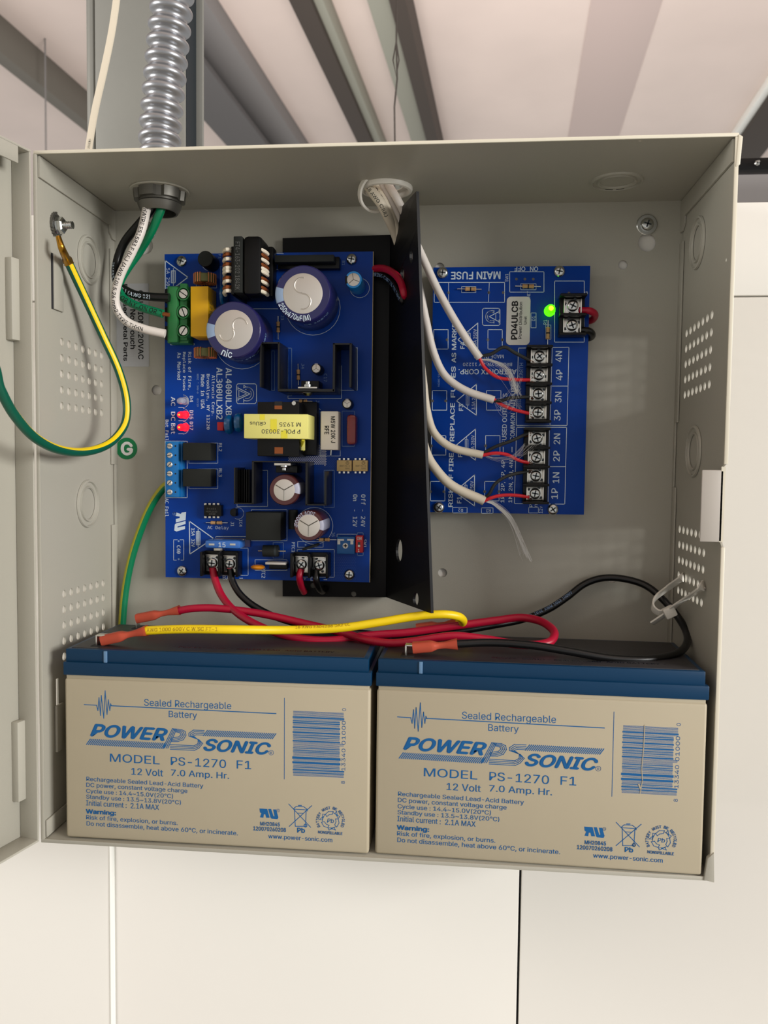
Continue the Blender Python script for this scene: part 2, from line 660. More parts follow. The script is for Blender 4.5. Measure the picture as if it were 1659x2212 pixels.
# dark zone of roof and black bar behind the wall at the right
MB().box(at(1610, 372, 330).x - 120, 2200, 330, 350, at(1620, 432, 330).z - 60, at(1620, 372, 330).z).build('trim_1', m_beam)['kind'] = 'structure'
bar = thing('black_bar', at(1640, 358, 260), 'black horizontal bar with a bolt behind the top right corner', 'bar')
p = at(1600, 358, 260)
MB().box(p.x - 60, p.x + 900, 255, 268, at(1620, 371, 260).z, at(1620, 345, 260).z).build('rail', m_blackp, bar, bevel=1)
q = at(1634, 354, 255)
MB().lathe([(2.2, 0), (2.2, 2), (1.2, 3)], q, n=8).cyl(q, 1, 6, n=8).build('bolt', m_chrome, bar)

# hanging rod, far left
r0 = at_z(98, 160, ZC - 108); r1 = at(99, 330, r0.y)
tag(MB().tube([Vector((r0.x, r0.y, ZC)), r1 - Vector((0, 0, 200))], 2.6, 8).build('hanger_rod', m_beam), 'thin vertical hanger rod seen left of the column', 'rod')
r0, r1 = at(856, 90, 500), at(853, 310, 500)
hk = thing('hanger_wire', r0, 'thin dark hanger wire with a knot beside the steel channel', 'wire')
MB().tube([Vector((r0.x, r0.y, ZC)), r0, at(858, 170, 500), at(852, 230, 500), r1, r1 - Vector((0, 0, 60))], 1.1, 6).build('wire_strand', m_bd, hk)
MB().tube([r0 + Vector((0, 0, 60)), r0, at(849, 130, 500), at(856, 165, 500), at(862, 130, 500), r0], .9, 6).build('loop', m_bd, hk)

# steel column: C channel, open side to the camera
colm = thing('steel_column', at(310, 300, 120), 'grey galvanised steel channel column rising behind the conduit', 'column')
yf, yb = 60, 190
xl = at(182, 160, yf).x; xr = at(438, 160, yf).x
zb, zt = 150, ZC
m_col = mat('light galvanised steel', (132, 132, 126), .5, .15, noise=.06, nscale=14)
x1_ = at(205, 160, yf).x; x2_ = at(398, 160, yf).x; x3_ = at(424, 160, yf).x
MB().box(xl, x1_, yf + 1, yf + 26, zb, zt).build('rounded_corner', m_col, colm, bevel=4, seg=4)
MB().box(x1_, x2_, yf, yf + 4, zb, zt).build('web', m_col, colm, bevel=.8)
yk = yf + 24
MB().box(x2_ - 3, x2_, yf + 4, yk, zb, zt).build('flange', mat('dark flange', (38, 44, 48), .6, spec=.2), colm)  # side of the column in a darker colour
MB().box(x2_ - 3, at(438, 160, yk).x, yk, yk + 3, zb, zt).build('back_lip', m_col, colm, bevel=.6)

# flat white cable down the column
P_ = spline([at(330, -760, 30), at(280, -300, 30), at(256, -40, 30), at(243, 60, 30), at(225, 150, 30), at(205, 240, 30), at(191, 325, 30), at(186, 360, 30)], 10)
cb = thing('telephone_cable', P_[0], 'thin white cable running down the grey column at top left', 'cable')
MB().tube(P_, 0, sec=[(-2, -1), (2, -1), (2, 1), (-2, 1)], up=(0, -1, 0)).build('jacket', m_w_cream, cb, bevel=.3)
pr = Print(28.3)
for i in range(4):
    pr.txt('2E5'[i % 3], 194 - i * .8, 303 + i * 5, 6, 4, 'D')
pr.build('printed_marking', m_ink, cb, smooth=0)

# ------------------------------------------------------------------ enclosure
enc = thing('enclosure', (W / 2, -D / 2, 0), 'open light grey sheet metal wall cabinet holding the boards and batteries', 'cabinet')
T = 1.3


def MX(origin, u, v):
    u, v = Vector(u), Vector(v)
    n = u.cross(v)
    M = Matrix.Identity(4)
    for j in range(3):
        M[j][0], M[j][1], M[j][2], M[j][3] = u[j], v[j], n[j], origin[j]
    return M


def xz(px, py, y=0):
    p = at(px, py, y)
    return p.x, p.z


# back panel with keyholes and mounting holes
bh = []
for px, py, r in ((1397, 525, 4.9), (1345, 573, 2.6), (956, 1237, 2.6), (339, 843, 3.0), (1322, 1250, 2.4), (314, 532, 4.9), (950, 578, 2.6)):
    x, z = xz(px, py)
    bh.append((x, z, r))
plate('back_panel', [(0, 0), (W, 0), (W, H), (0, H)], bh, T, MX((0, 0, 0), (1, 0, 0), (0, 0, 1)), m_box, enc)


def yz(px, py, x):
    p = at_x(px, py, x)
    return p.y, p.z


def vents(x, corners, nx=7, nz=5, r=2.1):
    (a, b, c, d) = [yz(*p, x) for p in corners]     # near-top, far-top, near-bottom, far-bottom pixel corners
    out = []
    for i in range(nx):
        for j in range(nz):
            s, t = i / (nx - 1), j / (nz - 1)
            y = (a[0] * (1 - s) + b[0] * s) * (1 - t) + (c[0] * (1 - s) + d[0] * s) * t
            z = (a[1] * (1 - s) + b[1] * s) * (1 - t) + (c[1] * (1 - s) + d[1] * s) * t
            out.append((y, z, r))
    return out


lh = vents(0, ((132, 739), (218, 768), (132, 877), (218, 892)))
lh += vents(0, ((137, 1283), (221, 1260), (137, 1418), (222, 1385)))
y_, z_ = yz(122, 1503, 0)
lh.append(([(y_ - 1.2, z_ - 9), (y_ + 1.2, z_ - 9), (y_ + 1.2, z_ + 9), (y_ - 1.2, z_ + 9)],))
plate('side_panel', [(-D, 0), (0, 0), (0, H), (-D, H)], lh, .9, MX((0, 0, 0), (0, 1, 0), (0, 0, 1)), m_box, enc)
rh = vents(W, ((1540, 680), (1485, 720), (1534, 830), (1481, 853)))
rh += vents(W, ((1524, 1158), (1470, 1143), (1517, 1302), (1467, 1275)))
y_, z_ = yz(1571, 561, W)
rh.append((y_, z_, .9))
# the front edge of the right side has a stepped notch for the lock tab
zn0, zn1 = at(1556, 1003, -D).z, at(1553, 1182, -D).z
plate('side_panel', [(-D, 0), (0, 0), (0, H), (-D, H), (-D, zn0), (-D + 3.2, zn0 - 1), (-D + 3.2, zn1 + 3), (-D, zn1)], rh, .9, MX((W, 0, 0), (0, 1, 0), (0, 0, 1)), m_box, enc)


def xy(px, py, z):
    p = at_z(px, py, z)
    return p.x, p.y


x_c, y_c = xy(835, 402, H)
x_k, y_k = xy(1333, 388, H)
x_n, y_n = xy(345, 408, H)
x_s, y_s = xy(1383, 301, H)
plate('top_panel', [(0, -D), (W, -D), (W, 0), (0, 0)], [(x_c, y_c, 12.5), (x_s, y_s, .9), (x_n, y_n, 11)], T, MX((0, 0, H), (1, 0, 0), (0, 1, 0)), m_box, enc)
MB().box(-T / 2, W + T / 2, -D, 0, -T, 0).build('bottom_panel', m_box, enc, bevel=.3)
# sheet edges round the opening, highlight coloured in at top and right
MB().box(-T / 2, W + T / 2, -D - 1.0, -D, H - .8, H + .8).build('front_edge', m_boxedge, enc, bevel=.3)
MB().box(W - .9, W + .9, -D - 1.0, -D, zn0, H - .8).build('front_edge', m_boxedge, enc, bevel=.3)
MB().box(W - .9, W + .9, -D - 1.0, -D, 5, zn1).build('front_edge', m_boxedge, enc, bevel=.3)
MB().box(W - .9, W + .9, -D + 2.4, -D + 3.2, zn1 + 2, zn0 - 1).build('front_edge', m_boxedge, enc)
MB().box(-.9, .9, -D - 1.0, -D, 0, H - .8).build('front_edge', m_box, enc, bevel=.3)
MB().box(-.9, W - 2, -D - 1.0, -D, -1.6, .4).build('front_edge', m_box, enc, bevel=.4)
# torn corner flap bottom right and corner nick at top right
a = at(1527, 1840, -D - 1); b = at(1533, 1893, -D - 1)
MB().prism([(W - 3.5, -1), (W + 1.2, -2), (W + .6, a.z), (W - 2.2, a.z - 3)], -D + 1, -D - 1.6).build('corner_flap', m_box, enc, bevel=.3)
MB().prism([(W - .4, H - 14), (W + 1.4, H - 13), (W + 2.2, H - 1), (W + .4, H)], -D, -D - 1.4).build('corner_flap', m_boxedge, enc, bevel=.3)
# lock catch tab on the right edge
a, b = at(1516, 1015, -D + 3), at(1551, 1171, -D + 3)
MB().box(a.x, W + .4, -D + 2.4, -D + 3.6, b.z, a.z).build('catch_tab', mat('catch plate paint', (178, 172, 164), .4), enc, bevel=.5)
# folded seams along the back corners of the side panels
def seam(x, sgn, pts, name='seam_flange'):
    mb = MB()
    v = [yz(px, py, x) for px, py in pts]
    n = len(v)
    xs = (x + sgn * T / 2, x + sgn * (T / 2 + .9))
    mb.add([(xs[0], p[0], p[1]) for p in v] + [(xs[1], p[0], p[1]) for p in v],
           [tuple(range(n)), tuple(range(2 * n - 1, n - 1, -1))] + [(i, i + n, (i + 1) % n + n, (i + 1) % n) for i in range(n)])
    return mb.build(name, m_box, enc, smooth=0)
yL = yz(236, 900, 0)[0]
for z0, z1, yy in ((at_x(236, 1003, 0).z, H - 24, yL), (at_x(245, 1133, 0).z, at_x(245, 1003, 0).z, yL + 4), (4, at_x(236, 1134, 0).z, yL)):
    MB().box(T / 2, T / 2 + .9, yy, -.7, z0, z1).build('seam_flange', m_box, enc, bevel=.2)
# seam of the top flange folded on to the side panels
def fold(x, s):
    xs = (x + s * T / 2, x + s * (T / 2 + .9))
    pts = [(-D + 1, H - 1), (-D + 1, H - 11), (-9, H - 11), (-9, H - 15), (-5, H - 18), (-1, H - 18), (-1, H - 1)]
    n = len(pts)
    MB().add([(xs[0], a, b) for a, b in pts] + [(xs[1], a, b) for a, b in pts],
             [tuple(range(n)), tuple(range(2 * n - 1, n - 1, -1))] + [(i, i + n, (i + 1) % n + n, (i + 1) % n) for i in range(n)]).build('fold_flange', m_box, enc, smooth=0)
fold(0, 1)
fold(W, -1)
pts = [(-D + 1, 1), (-D + 1, 9), (-40, 9), (-2, 9), (-2, 1)]
MB().box(T / 2, T / 2 + .9, -D + 1, -2, .5, 9).build('fold_flange', m_box, enc, bevel=.2)
for z0, z1, yy in ((at_x(1470, 912, W).z, H - 24, -7.5), (at_x(1462, 1053, W).z, at_x(1462, 912, W).z, -3.5), (4, at_x(1462, 1053, W).z, -7.5)):
    MB().box(W - T / 2 - .9, W - T / 2, yy, -.7, z0, z1).build('seam_flange', m_box, enc, bevel=.2)


def knockout(c, n, r=11.2):
    n = Vector(n)
    mb = MB()
    mb.lathe([(r + 2.0, 0), (r + 1.7, .9), (r + .9, 1.1), (r + .5, .2), (r - 1.3, .2), (r - 1.6, 1.1), (r - 2.4, .9), (r - 2.8, .05)], c, n, 40, cap=False)
    u = n.orthogonal().normalized()
    return mb.build('knockout', m_box, enc)


for px, py in ((192, 562), (190, 1088)):
    c = at_x(px, py, T / 2); knockout(c, (1, 0, 0))
for px, py in ((1507, 525), (1499, 975)):
    c = at_x(px, py, W - T / 2); knockout(c, (-1, 0, 0))
knockout((x_k, y_k, H - T / 2), (0, 0, -1))
# pressed hinge slot in the left side
a = at_x(113, 547, T / 2); b = at_x(134, 675, T / 2)
MB().box(T / 2, T / 2 + 1.1, a.y, b.y, b.z, a.z).build('hinge_tab', m_box, enc, bevel=.4)
MB().box(T / 2, T / 2 + .3, a.y - 1.2, a.y, b.z, a.z).build('slot', m_joint, enc)
a = at_x(118, 1525, T / 2); b = at_x(134, 1615, T / 2)
MB().box(T / 2, T / 2 + 1.4, a.y, b.y, b.z, a.z).build('hinge_tab', m_box, enc, bevel=.4)


def screw(c, r, parent, washer=0, m=None, name='screw', rot=0.3):
    """pan head screw with a cross recess, axis towards the room (-y)"""
    c = Vector(c); mb = MB()
    h = r * .62
    prof = [(r, 0), (r * 1.0, h * .25), (r * .93, h * .6), (r * .72, h * .9), (r * .5, h), (.01, h)]
    if washer:
        mb.lathe([(washer, 0), (washer, .7), (washer * .93, 1.0), (r, 1.0)], c, n=28)
        c = c + Vector((0, -.9, 0))
    mb.lathe(prof, c, n=24)
    o = mb.build(name, m or m_chrome, parent)
    k = MB()
    a = rot
    for q in (a, a + PI / 2):
        M = Matrix.Translation(c + Vector((0, -h - .02, 0))) @ Matrix.Rotation(q, 4, 'Y')
        k.box(-r * .55, r * .55, -.05, .05, -r * .11, r * .11, M=M)
    k.build('cross_recess', m_steel_dark, o, smooth=0)
    return o


screw(at(1397, 486, -.7), 3.6, enc, washer=5.6)
screw(at(318, 500, -.7), 3.6, enc, washer=5.4)
# small black slits of the knockout in the top
for c, r in (((x_k, y_k), 11.5),):
    for a0 in (100, 72):
        M = Matrix.Translation((c[0] + r * math.cos(math.radians(a0)), c[1] - r * math.sin(math.radians(-a0)), H - T / 2 - .62)) @ Matrix.Rotation(math.radians(a0 - 90), 4, 'Z')
        MB().box(-2, 2, -.35, .35, -.05, .05, M=M).build('slit', m_ink, enc)

# earth stud on the left side
gs = at_x(121, 487, T / 2)
MB().lathe([(5.6, 0), (5.6, .7), (4.2, .8)], gs, (1, 0, 0), 20).build('washer', m_chrome, enc)
MB().lathe([(4.1, .8), (4.1, 3.8), (3.4, 4.4)], gs, (1, 0, 0), 6).build('hex_nut', m_chrome, enc, smooth=20)
MB().lathe([(1.9, 4)] + [(1.9 - .25 * (i % 2), 4.2 + i * .45) for i in range(11)], gs, (1, 0, 0), 14).build('threaded_stud', m_chrome, enc)
for i in range(10):
    t = PI * (.55 + i * .09)
    MB().box(-.5, .5, -.5, .5, -.8, .8, M=Matrix.Translation(gs + Vector((.5, 5.6 * math.cos(t), 5.6 * math.sin(t))))).build('washer_tooth', m_zinc, enc)

# door, hinged on the left front edge, open towards us
dr = MB()
ang = math.radians(104)     # opening angle measured from closed
dd = Vector((-math.sin(ang - PI / 2), -math.cos(ang - PI / 2), 0))   # along the door, away from the hinge
dn = Vector((dd.y, -dd.x, 0)) * 1                            # outwards (away from the cabinet interior)
if dn.x > 0:
    dn = -dn
hinge = Vector((-1.6, -D - 1, 0))
L_, FW = 322, 11


def dbox(a0, a1, n0, n1, z0, z1, name, m=m_box):
    mb = MB()
    vs = [hinge + dd * a + dn * n + Vector((0, 0, z)) for a in (a0, a1) for n in (n0, n1) for z in (z0, z1)]
    mb.add(vs, [(0, 1, 3, 2), (4, 6, 7, 5), (0, 4, 5, 1), (2, 3, 7, 6), (0, 2, 6, 4), (1, 5, 7, 3)])
    return mb.build(name, m, door, bevel=.5)


door = MB()
vs = [hinge + dd * a + dn * n + Vector((0, 0, z)) for a in (0, L_) for n in (FW, FW + 1.3) for z in (-1, H + 1)]
door = door.add(vs, [(0, 1, 3, 2), (4, 6, 7, 5), (0, 4, 5, 1), (2, 3, 7, 6), (0, 2, 6, 4), (1, 5, 7, 3)]).build('door', m_box, enc, bevel=.4)
dbox(0, L_, 0, FW, H - .2, H + 1.1, 'flange')
dbox(0, L_, 0, FW, -1.1, .2, 'flange')
dbox(0, 1.2, 0, FW, 0, H, 'flange')
dbox(8, L_, 0, 1.2, H - 8, H, 'return_lip')
for z0, z1 in ((246, 285), (20, 60)):
    dbox(-.4, 6, FW - 4, FW + .2, z0, z1, 'hinge_leaf')

# ------------------------------------------------------------------ stickers on the back panel
def sticker(name, x0, y0, x1, y1, m, label, cat='sticker'):
    t = thing(name, at((x0 + x1) / 2, (y0 + y1) / 2, -.8), label, cat)
    a, b = at(x0, y0, -.75), at(x1, y1, -.75)
    return t, a, b


st, a, b = sticker('warning_label', 250, 613, 322, 792, m_label_g, 'white caution label with black text behind the mains wires')
MB().box(a.x, b.x, -.9, -.66, b.z, a.z).build('paper', m_label_g, st)
pr = Print(-.95)
pr.txt('CAUTION 120VAC', 304, 702, 142, 11, 'D', bold=.02)
pr.txt('Do Not Touch', 287, 697, 108, 11, 'D', bold=.02)
pr.txt('Exposed Metal Parts', 270, 697, 158, 11, 'D', bold=.02)
pr.build('lettering', m_ink, st, smooth=0)
st = thing('ground_sticker', at(274, 969, -.8), 'round green sticker with a white letter G beside the blue terminal', 'sticker')
c = at(274, 969, -.66)
MB().cyl(c, mmpp(274, 969, 0) * 22.5, .22, n=40).build('paper', m_gsticker, st)
pr = Print(-.93)
pr.txt('G', 274, 969, 23, 26, 'R', bold=.035)
pr.build('lettering', m_label, st, smooth=0)

# ------------------------------------------------------------------ conduit and its connector
cond = thing('conduit', (x_n, y_n, H), 'shiny corrugated flexible steel conduit entering the cabinet top at left', 'conduit')
P = spline([Vector((x_n, y_n, H + 8)), at(346, 285, y_n + 2), at(353, 200, y_n + 2), at(362, 100, y_n + 2), at(372, 0, y_n + 1), at(380, -90, y_n), at(386, -200, y_n), at(396, -420, y_n), at(410, -760, y_n)], 60)
L = [0]
for i in range(1, len(P)):
    L.append(L[-1] + (P[i] - P[i - 1]).length)
tot = L[-1]
prof_r = []
pitch = 8.3


def corr(t):
    ph = (t * tot / pitch) % 1.0
    s_ = math.sin(ph * 2 * PI)
    r = 10.0 + 1.35 * math.copysign(abs(s_) ** .55, s_)
    return r


# resample evenly
Q = []
n = int(tot / .55)
j = 0
for i in range(n + 1):
    s = tot * i / n
    while j < len(L) - 2 and L[j + 1] < s:
        j += 1
    f = (s - L[j]) / max(L[j + 1] - L[j], 1e-6)
    Q.append(P[j].lerp(P[j + 1], f))
MB().tube(Q, 10, 40, rf=corr).build('corrugated_tube', m_conduit, cond, smooth=60)
cc = Vector((x_n, y_n, H - T / 2))
MB().lathe([(11, 10), (14, 10), (14, 1.4), (11, 1.4)], cc, (0, 0, 1), 32).build('fitting_collar', m_zinc, cond)
MB().lathe([(15.3, 0), (15.6, -.5), (15.2, -1), (12, -1)], cc, (0, 0, 1), 36).build('knockout_ring', m_box, cond)
ln = MB()
npt = 60
prof = []
for i in range(npt):
    t = 2 * PI * i / npt
    rr = 13.9 if (i % 10) < 7 else 12.2
    prof.append((rr * math.cos(t), rr * math.sin(t)))
ln.add([(cc.x + p[0], cc.y + p[1], cc.z - 1) for p in prof] + [(cc.x + p[0] * .96, cc.y + p[1] * .96, cc.z - 6) for p in prof],
       [tuple(range(npt)), tuple(range(2 * npt - 1, npt - 1, -1))] + [(i, i + npt, (i + 1) % npt + npt, (i + 1) % npt) for i in range(npt)])
ln.build('locknut', m_zinc, cond, smooth=20)
MB().lathe([(11, 6), (11, 7), (11.7, 7.8), (11.2, 9), (10.6, 10.5), (9.6, 12.2), (8.6, 12.2), (8.4, 3)], cc, (0, 0, -1), 36, cap=False).build('bushing', m_zinc, cond)
MB().cyl(cc + Vector((0, 0, -3)), 8.4, .5, (0, 0, 1)).build('bore', m_ink, cond)

# ------------------------------------------------------------------ wires
def path_text(mb, s, pts, start, h, r, ang=0, mi=0, spread=1, flip=False, bold=0.01, up=(0, -1, 0)):
    """lettering wrapped on a wire: runs along the path from arc length start"""
    pts = [Vector(p) for p in pts]
    T_ = [(pts[min(i + 1, len(pts) - 1)] - pts[max(i - 1, 0)]).normalized() for i in range(len(pts))]
    u = Vector(up); u = (u - T_[0] * u.dot(T_[0])).normalized()
    fr = []
    for i in range(len(pts)):
        u = (u - T_[i] * u.dot(T_[i])).normalized()
        fr.append((u, T_[i].cross(u)))
    L = [0]
    for i in range(1, len(pts)):
        L.append(L[-1] + (pts[i] - pts[i - 1]).length)
    vs, fs, asp = text_geo(s, bold)
    ln = asp * h * spread
    out = []
    for q_ in vs:
        x, y = q_
        if flip:
            x, y = 1 - x, 1 - y
        sl = start + x * ln
        j = 0
        while j < len(L) - 2 and L[j + 1] < sl:
            j += 1
        f = min(max((sl - L[j]) / max(L[j + 1] - L[j], 1e-6), 0), 1)
        p = pts[j].lerp(pts[j + 1], f)
        uu = fr[j][0].lerp(fr[j + 1][0], f).normalized(); ww = fr[j][1].lerp(fr[j + 1][1], f).normalized()
        a = ang - (y - .5) * h / r
        out.append(p + (uu * math.cos(a) + ww * math.sin(a)) * (r + .06 + q_.k * .012))
    mb.add(out, fs, mi)


def wire(name, pts, r, m, label, cat='wire', step=8, n=12, stripe=None, m2=None, up=None, group=None, text=None, part='insulation', twist=None):
    S = spline(wpts(pts) if not isinstance(pts[0], Vector) else pts, step)
    t = thing(name, S[0], label, cat, group)
    MB().tube(S, r, n, stripe=stripe, up=up, twist=twist).build(part, [m] + ([m2] if m2 else []), t, smooth=60)
    if text:
        mb = MB()
        for (s, st_, h, ang, flip, tm) in text:
            path_text(mb, s, S, st_, h, r, ang, 0, 1, flip)
        mb.build('printed_marking', text[0][5], t, smooth=0)
    return t, S


yc = y_n
# mains: black, green, white
wire('power_wire', [(337, 430, yc), (325, 455, yc - 3), (300, 485, yc + 8), (268, 525, yc + 14), (252, 570, yc + 14), (254, 610, yc + 10), (285, 634, yc + 8), (325, 641, yc + 8), (366, 643, yc + 8)],
     2.35, m_w_black, 'black mains wire arching from the conduit to the green terminal', group=None,
     text=[('E51583 CB (UL) (AWG 12)', 52, 2.5, .4, False, m_silk)])
wire('power_wire', [(358, 425, yc), (349, 450, yc - 4), (327, 500, yc - 1), (300, 545, yc + 6), (272, 585, yc + 8), (258, 615, yc + 8), (265, 642, yc + 6), (300, 662, yc + 5), (345, 676, yc + 4), (352, 678, yc + 4)],
     2.3, m_w_green, 'green earth wire arching from the conduit to the green terminal',
     text=[('GASOLINE OR NYLON OR TWN75', 49, 2.5, .2, False, m_ink)])
MB().tube([at(350, 678, yc + 4), at(366, 680, yc + 4)], 1.1, 8).build('bare_copper', m_copper, bpy.data.objects['power_wire.001'])
wire('power_wire', [(322, 425, yc), (317, 450, yc - 6), (305, 500, yc - 9), (285, 545, yc - 9), (262, 590, yc - 8), (250, 630, yc - 6), (252, 665, yc - 4), (272, 693, yc - 2), (310, 710, yc), (357, 721, yc + 2)],
     2.3, m_w_white, 'white neutral wire arching from the conduit to the green terminal',
     text=[('SOUTHWIRE E51583 F (UL) (AWG 10) 5.26 mm2 TYPE THHN', 4, 2.5, -.25, False, m_ink)])

# door earth wire: green with a yellow stripe
gp = [at_x(126, 512, 8), at_x(133, 535, 10), at(147, 565, -70), at(180, 635, -60), at(222, 725, -50), at(256, 800, -44), at(273, 865, -40), at(270, 915, -42), at(240, 955, -52), at(190, 975, -70), at(130, 972, -95), at(75, 945, -115), at(30, 895, -130), at(0, 840, -140), at(-25, 780, -146)]
dz_ = at(-40, 690, -150).z
ds_ = hinge + dd * 74 + dn * (FW - .8) + Vector((0, 0, dz_))      # stud on the door's inner face
gp += [ds_ - dn * 3 + Vector((0, 0, -16)), ds_ - dn * 1.2 + Vector((0, 0, -5))]
t, S = wire('earth_wire', gp[2:], 2.2, m_w_dkgreen, 'green and yellow earth wire looping from the stud out to the door', n=24, stripe=(22, 23, 0, 1), m2=m_w_yellow, up=(0, -1, 0), step=12, twist=(-45, 0))
MB().tube(spline([gp[0], gp[1], gp[2], gp[2] * 1.0 + (gp[3] - gp[2]) * .08], 8), 2.0, 14, rf=lambda u: 1.3 + .6 * min(1, u * 2) + (.6 if .6 < u < .75 or u > .9 else 0)).build('ring_terminal', m_brass, t)
MB().lathe([(4.4, 0), (4.4, .7), (2.2, .7)], gs + Vector((.85, 0, 0)), (1, 0, 0), 20).build('terminal_ring', m_chrome, t)

MB().lathe([(5.2, 0), (5.2, .8), (4, .9), (4, 4), (1.9, 4.2), (1.9, 8)], hinge + dd * 74 + dn * FW + Vector((0, 0, dz_)), -dn, 20).build('door_stud', m_chrome, enc)
# second earth wire, down the back to the batteries
wire('earth_wire', [(372, 1040, -10), (352, 1055, -9), (325, 1095, -7), (300, 1155, -5), (282, 1215, -4.5), (270, 1280, -4.5), (264, 1345, -5), (262, 1380, -6)],
     2.3, m_w_green, 'green and yellow earth wire behind the board, running down to the battery', n=20, stripe=(0, 1, 2, 3, 4, 5, 6, 7), m2=m_w_olive, up=(0, -1, 0))

# ------------------------------------------------------------------ black bracket carrying the main board
br = thing('heat_sink_bracket', at(760, 900, -5), 'black bent sheet metal bracket with holes behind the left board', 'bracket')
yb_ = -4.0
A = at(611, 515, yb_); Bq = at(843, 508, yb_); Cq = at(838, 1290, yb_); Dq = at(611, 1288, yb_)
hz = [xz(764, 1283, yb_) + (1.6,), xz(676, 1265, yb_) + (1.6,)]
plate('base_plate', [(A.x, A.z), (Bq.x, Bq.z), (Bq.x, Cq.z), (Dq.x, Dq.z)], hz, 1.5, MX((0, yb_, 0), (1, 0, 0), (0, 0, 1)), m_black_al, br)
# flange: a flat sheet in its own plane from the fold out towards us and to the right
tipy = -60
t0 = at(899, 413, tipy); t1 = at(931, 1325, tipy)
f0 = Vector((Bq.x, yb_, Bq.z)); f1 = Vector((Bq.x, yb_, Cq.z))


def sheet(u, v):      # the flange is slightly twisted: bilinear between the fold and the free edge
    return (f1.lerp(t1, u)).lerp(f0.lerp(t0, u), v)


def pix(p):
    q = RB @ (p - CAM)
    return 829.5 + FPX * q.x / q.z, 1106 + FPX * q.y / q.z


def on_flange(px, py):
    u, v = .5, .5
    for _ in range(12):
        x, y = pix(sheet(u, v)); e = 1e-3
        ax, ay = pix(sheet(u + e, v)); bx_, by_ = pix(sheet(u, v + e))
        a, b, c, d = (ax - x) / e, (bx_ - x) / e, (ay - y) / e, (by_ - y) / e
        dt = a * d - b * c
        u += ((px - x) * d - (py - y) * b) / dt; v += ((py - y) * a - (px - x) * c) / dt
    return u, v


def rhole(px, py, rx, ry):
    return ([on_flange(px + rx * math.cos(2 * PI * i / 24), py + ry * math.sin(2 * PI * i / 24)) for i in range(24)],)


N_ = 12      # subdivide the long edges so that the twist stays smooth
fl = [(0, i / N_) for i in range(N_, 0, -1)] + [(0, 0)] + [(1, i / N_) for i in range(N_ + 1)] + [on_flange(*q) for q in ((885, 428), (871, 443), (860, 464))]
plate('bent_flange', fl, [rhole(888, 553, 3.4, 16), rhole(869, 592, 4, 14), rhole(862, 1189, 7, 25), rhole(898, 1294, 6, 15)], .02, sheet, m_black_al, br)

# red and black leads running under the bracket to the right board
wire('output_wire', [(780, 592, -7.6), (803, 582, -9.5), (828, 580, -15), (850, 590, -24), (866, 610, -34), (873, 634, -38), (876, 642, -30)], 2.0, m_w_red, 'red lead crossing the black bracket at the upper right of the left board')
wire('output_wire', [(780, 602, -7.2), (803, 593, -9), (828, 595, -13), (848, 610, -20), (862, 632, -29), (869, 648, -33), (873, 655, -26)], 1.9, m_w_black, 'black printed lead under the red one on the black bracket',
     text=[('SHRINK-CARFLEX-108 TYPE', 6, 2.0, .2, False, m_silk_dim)])

# ------------------------------------------------------------------ main board
YB = -12.0
board = thing('power_supply_board', at(577, 905, YB), 'large blue power supply circuit board at left, crowded with components', 'circuit board')
a, b = at(355.5, 549, YB), at(798, 1258, YB)
BX0, BX1, BZ0, BZ1 = a.x, b.x, b.z, a.z
MB().box(BX0, BX1 - .01, YB, YB + 1.5, BZ0, BZ1).build('board', m_pcb, board)
MB().box(BX1 - .01, BX1 + .35, YB + .05, YB + 1.5, BZ0, BZ1).build('board_edge', m_pcb_edge, board)
for px, py in ((393, 565), (760, 561), (394, 1233), (755, 1241)):
    screw(at(px, py, YB), 3.15, board, rot=random.random())
    c = at(px, py, YB + 1.5)
    MB().cyl(c, 2.6, abs(YB) - 2.9 if px < 600 else 5.5, (0, 1, 0), 6).build('standoff', m_nickel, board)

FONT[0] = MONO
S1 = Print(YB - .07)
D_ = 'D'
S1.poly([(357, 563), (406, 599), (357, 636)], 2)
S1.txt('5A 250V', 363, 602, 44, 7.5, D_)
S1.rect(370, 585, 379, 611, 1.5); S1.line(374.5, 580, 374.5, 617, 1.2)
for x in (372.5, 376.5):
    S1.line(x, 586, x, 610, .8)
for t_, x, y, ln, h in (('Risk of Fire,', 409.5, 801, 78, 8), ('Replace Fuses', 397.5, 802, 80, 8), ('As Marked', 387, 791, 57, 8),
                        ('AL400ULXB', 494, 846, 99, 13), ('AL300ULXB2', 474, 850, 108, 13), ('Altronix Corp.', 460, 854, 84, 8.5),
                        ('Brooklyn, NY 11220', 449, 868, 116, 8.5), ('Made in USA', 438, 846, 71, 8), ('D4', 413.5, 862, 13, 7), ('D16', 413.5, 896, 18, 8), ('D17', 413.5, 920, 17, 7),
                        ('AC', 374, 867, 18, 9), ('DC', 374, 899, 18, 9), ('Bat', 374, 926, 22, 9), ('Bat Fail', 361, 929, 43, 7),
                        ('AC Fail', 360.5, 1096, 38, 8), ('RL2', 476, 966, 17, 7), ('RL3', 476, 1021, 17, 7), ('Off - 24V', 784.5, 1103, 69, 9.5), ('On  - 12V', 767, 1103, 69, 9.5),
                        ('SW1', 788, 1174, 17, 7), ('PTC1', 633.5, 1182, 21, 7), ('PTC2', 569, 1237, 22, 8), ('J1', 502, 1132, 9, 7), ('IC4', 520, 1130, 15, 6.5),
                        ('15A 32V', 417, 1161, 39, 7), ('C40', 386, 1187, 17, 8)):
    S1.txt(t_, x, y, ln, h, D_, bold=.012)
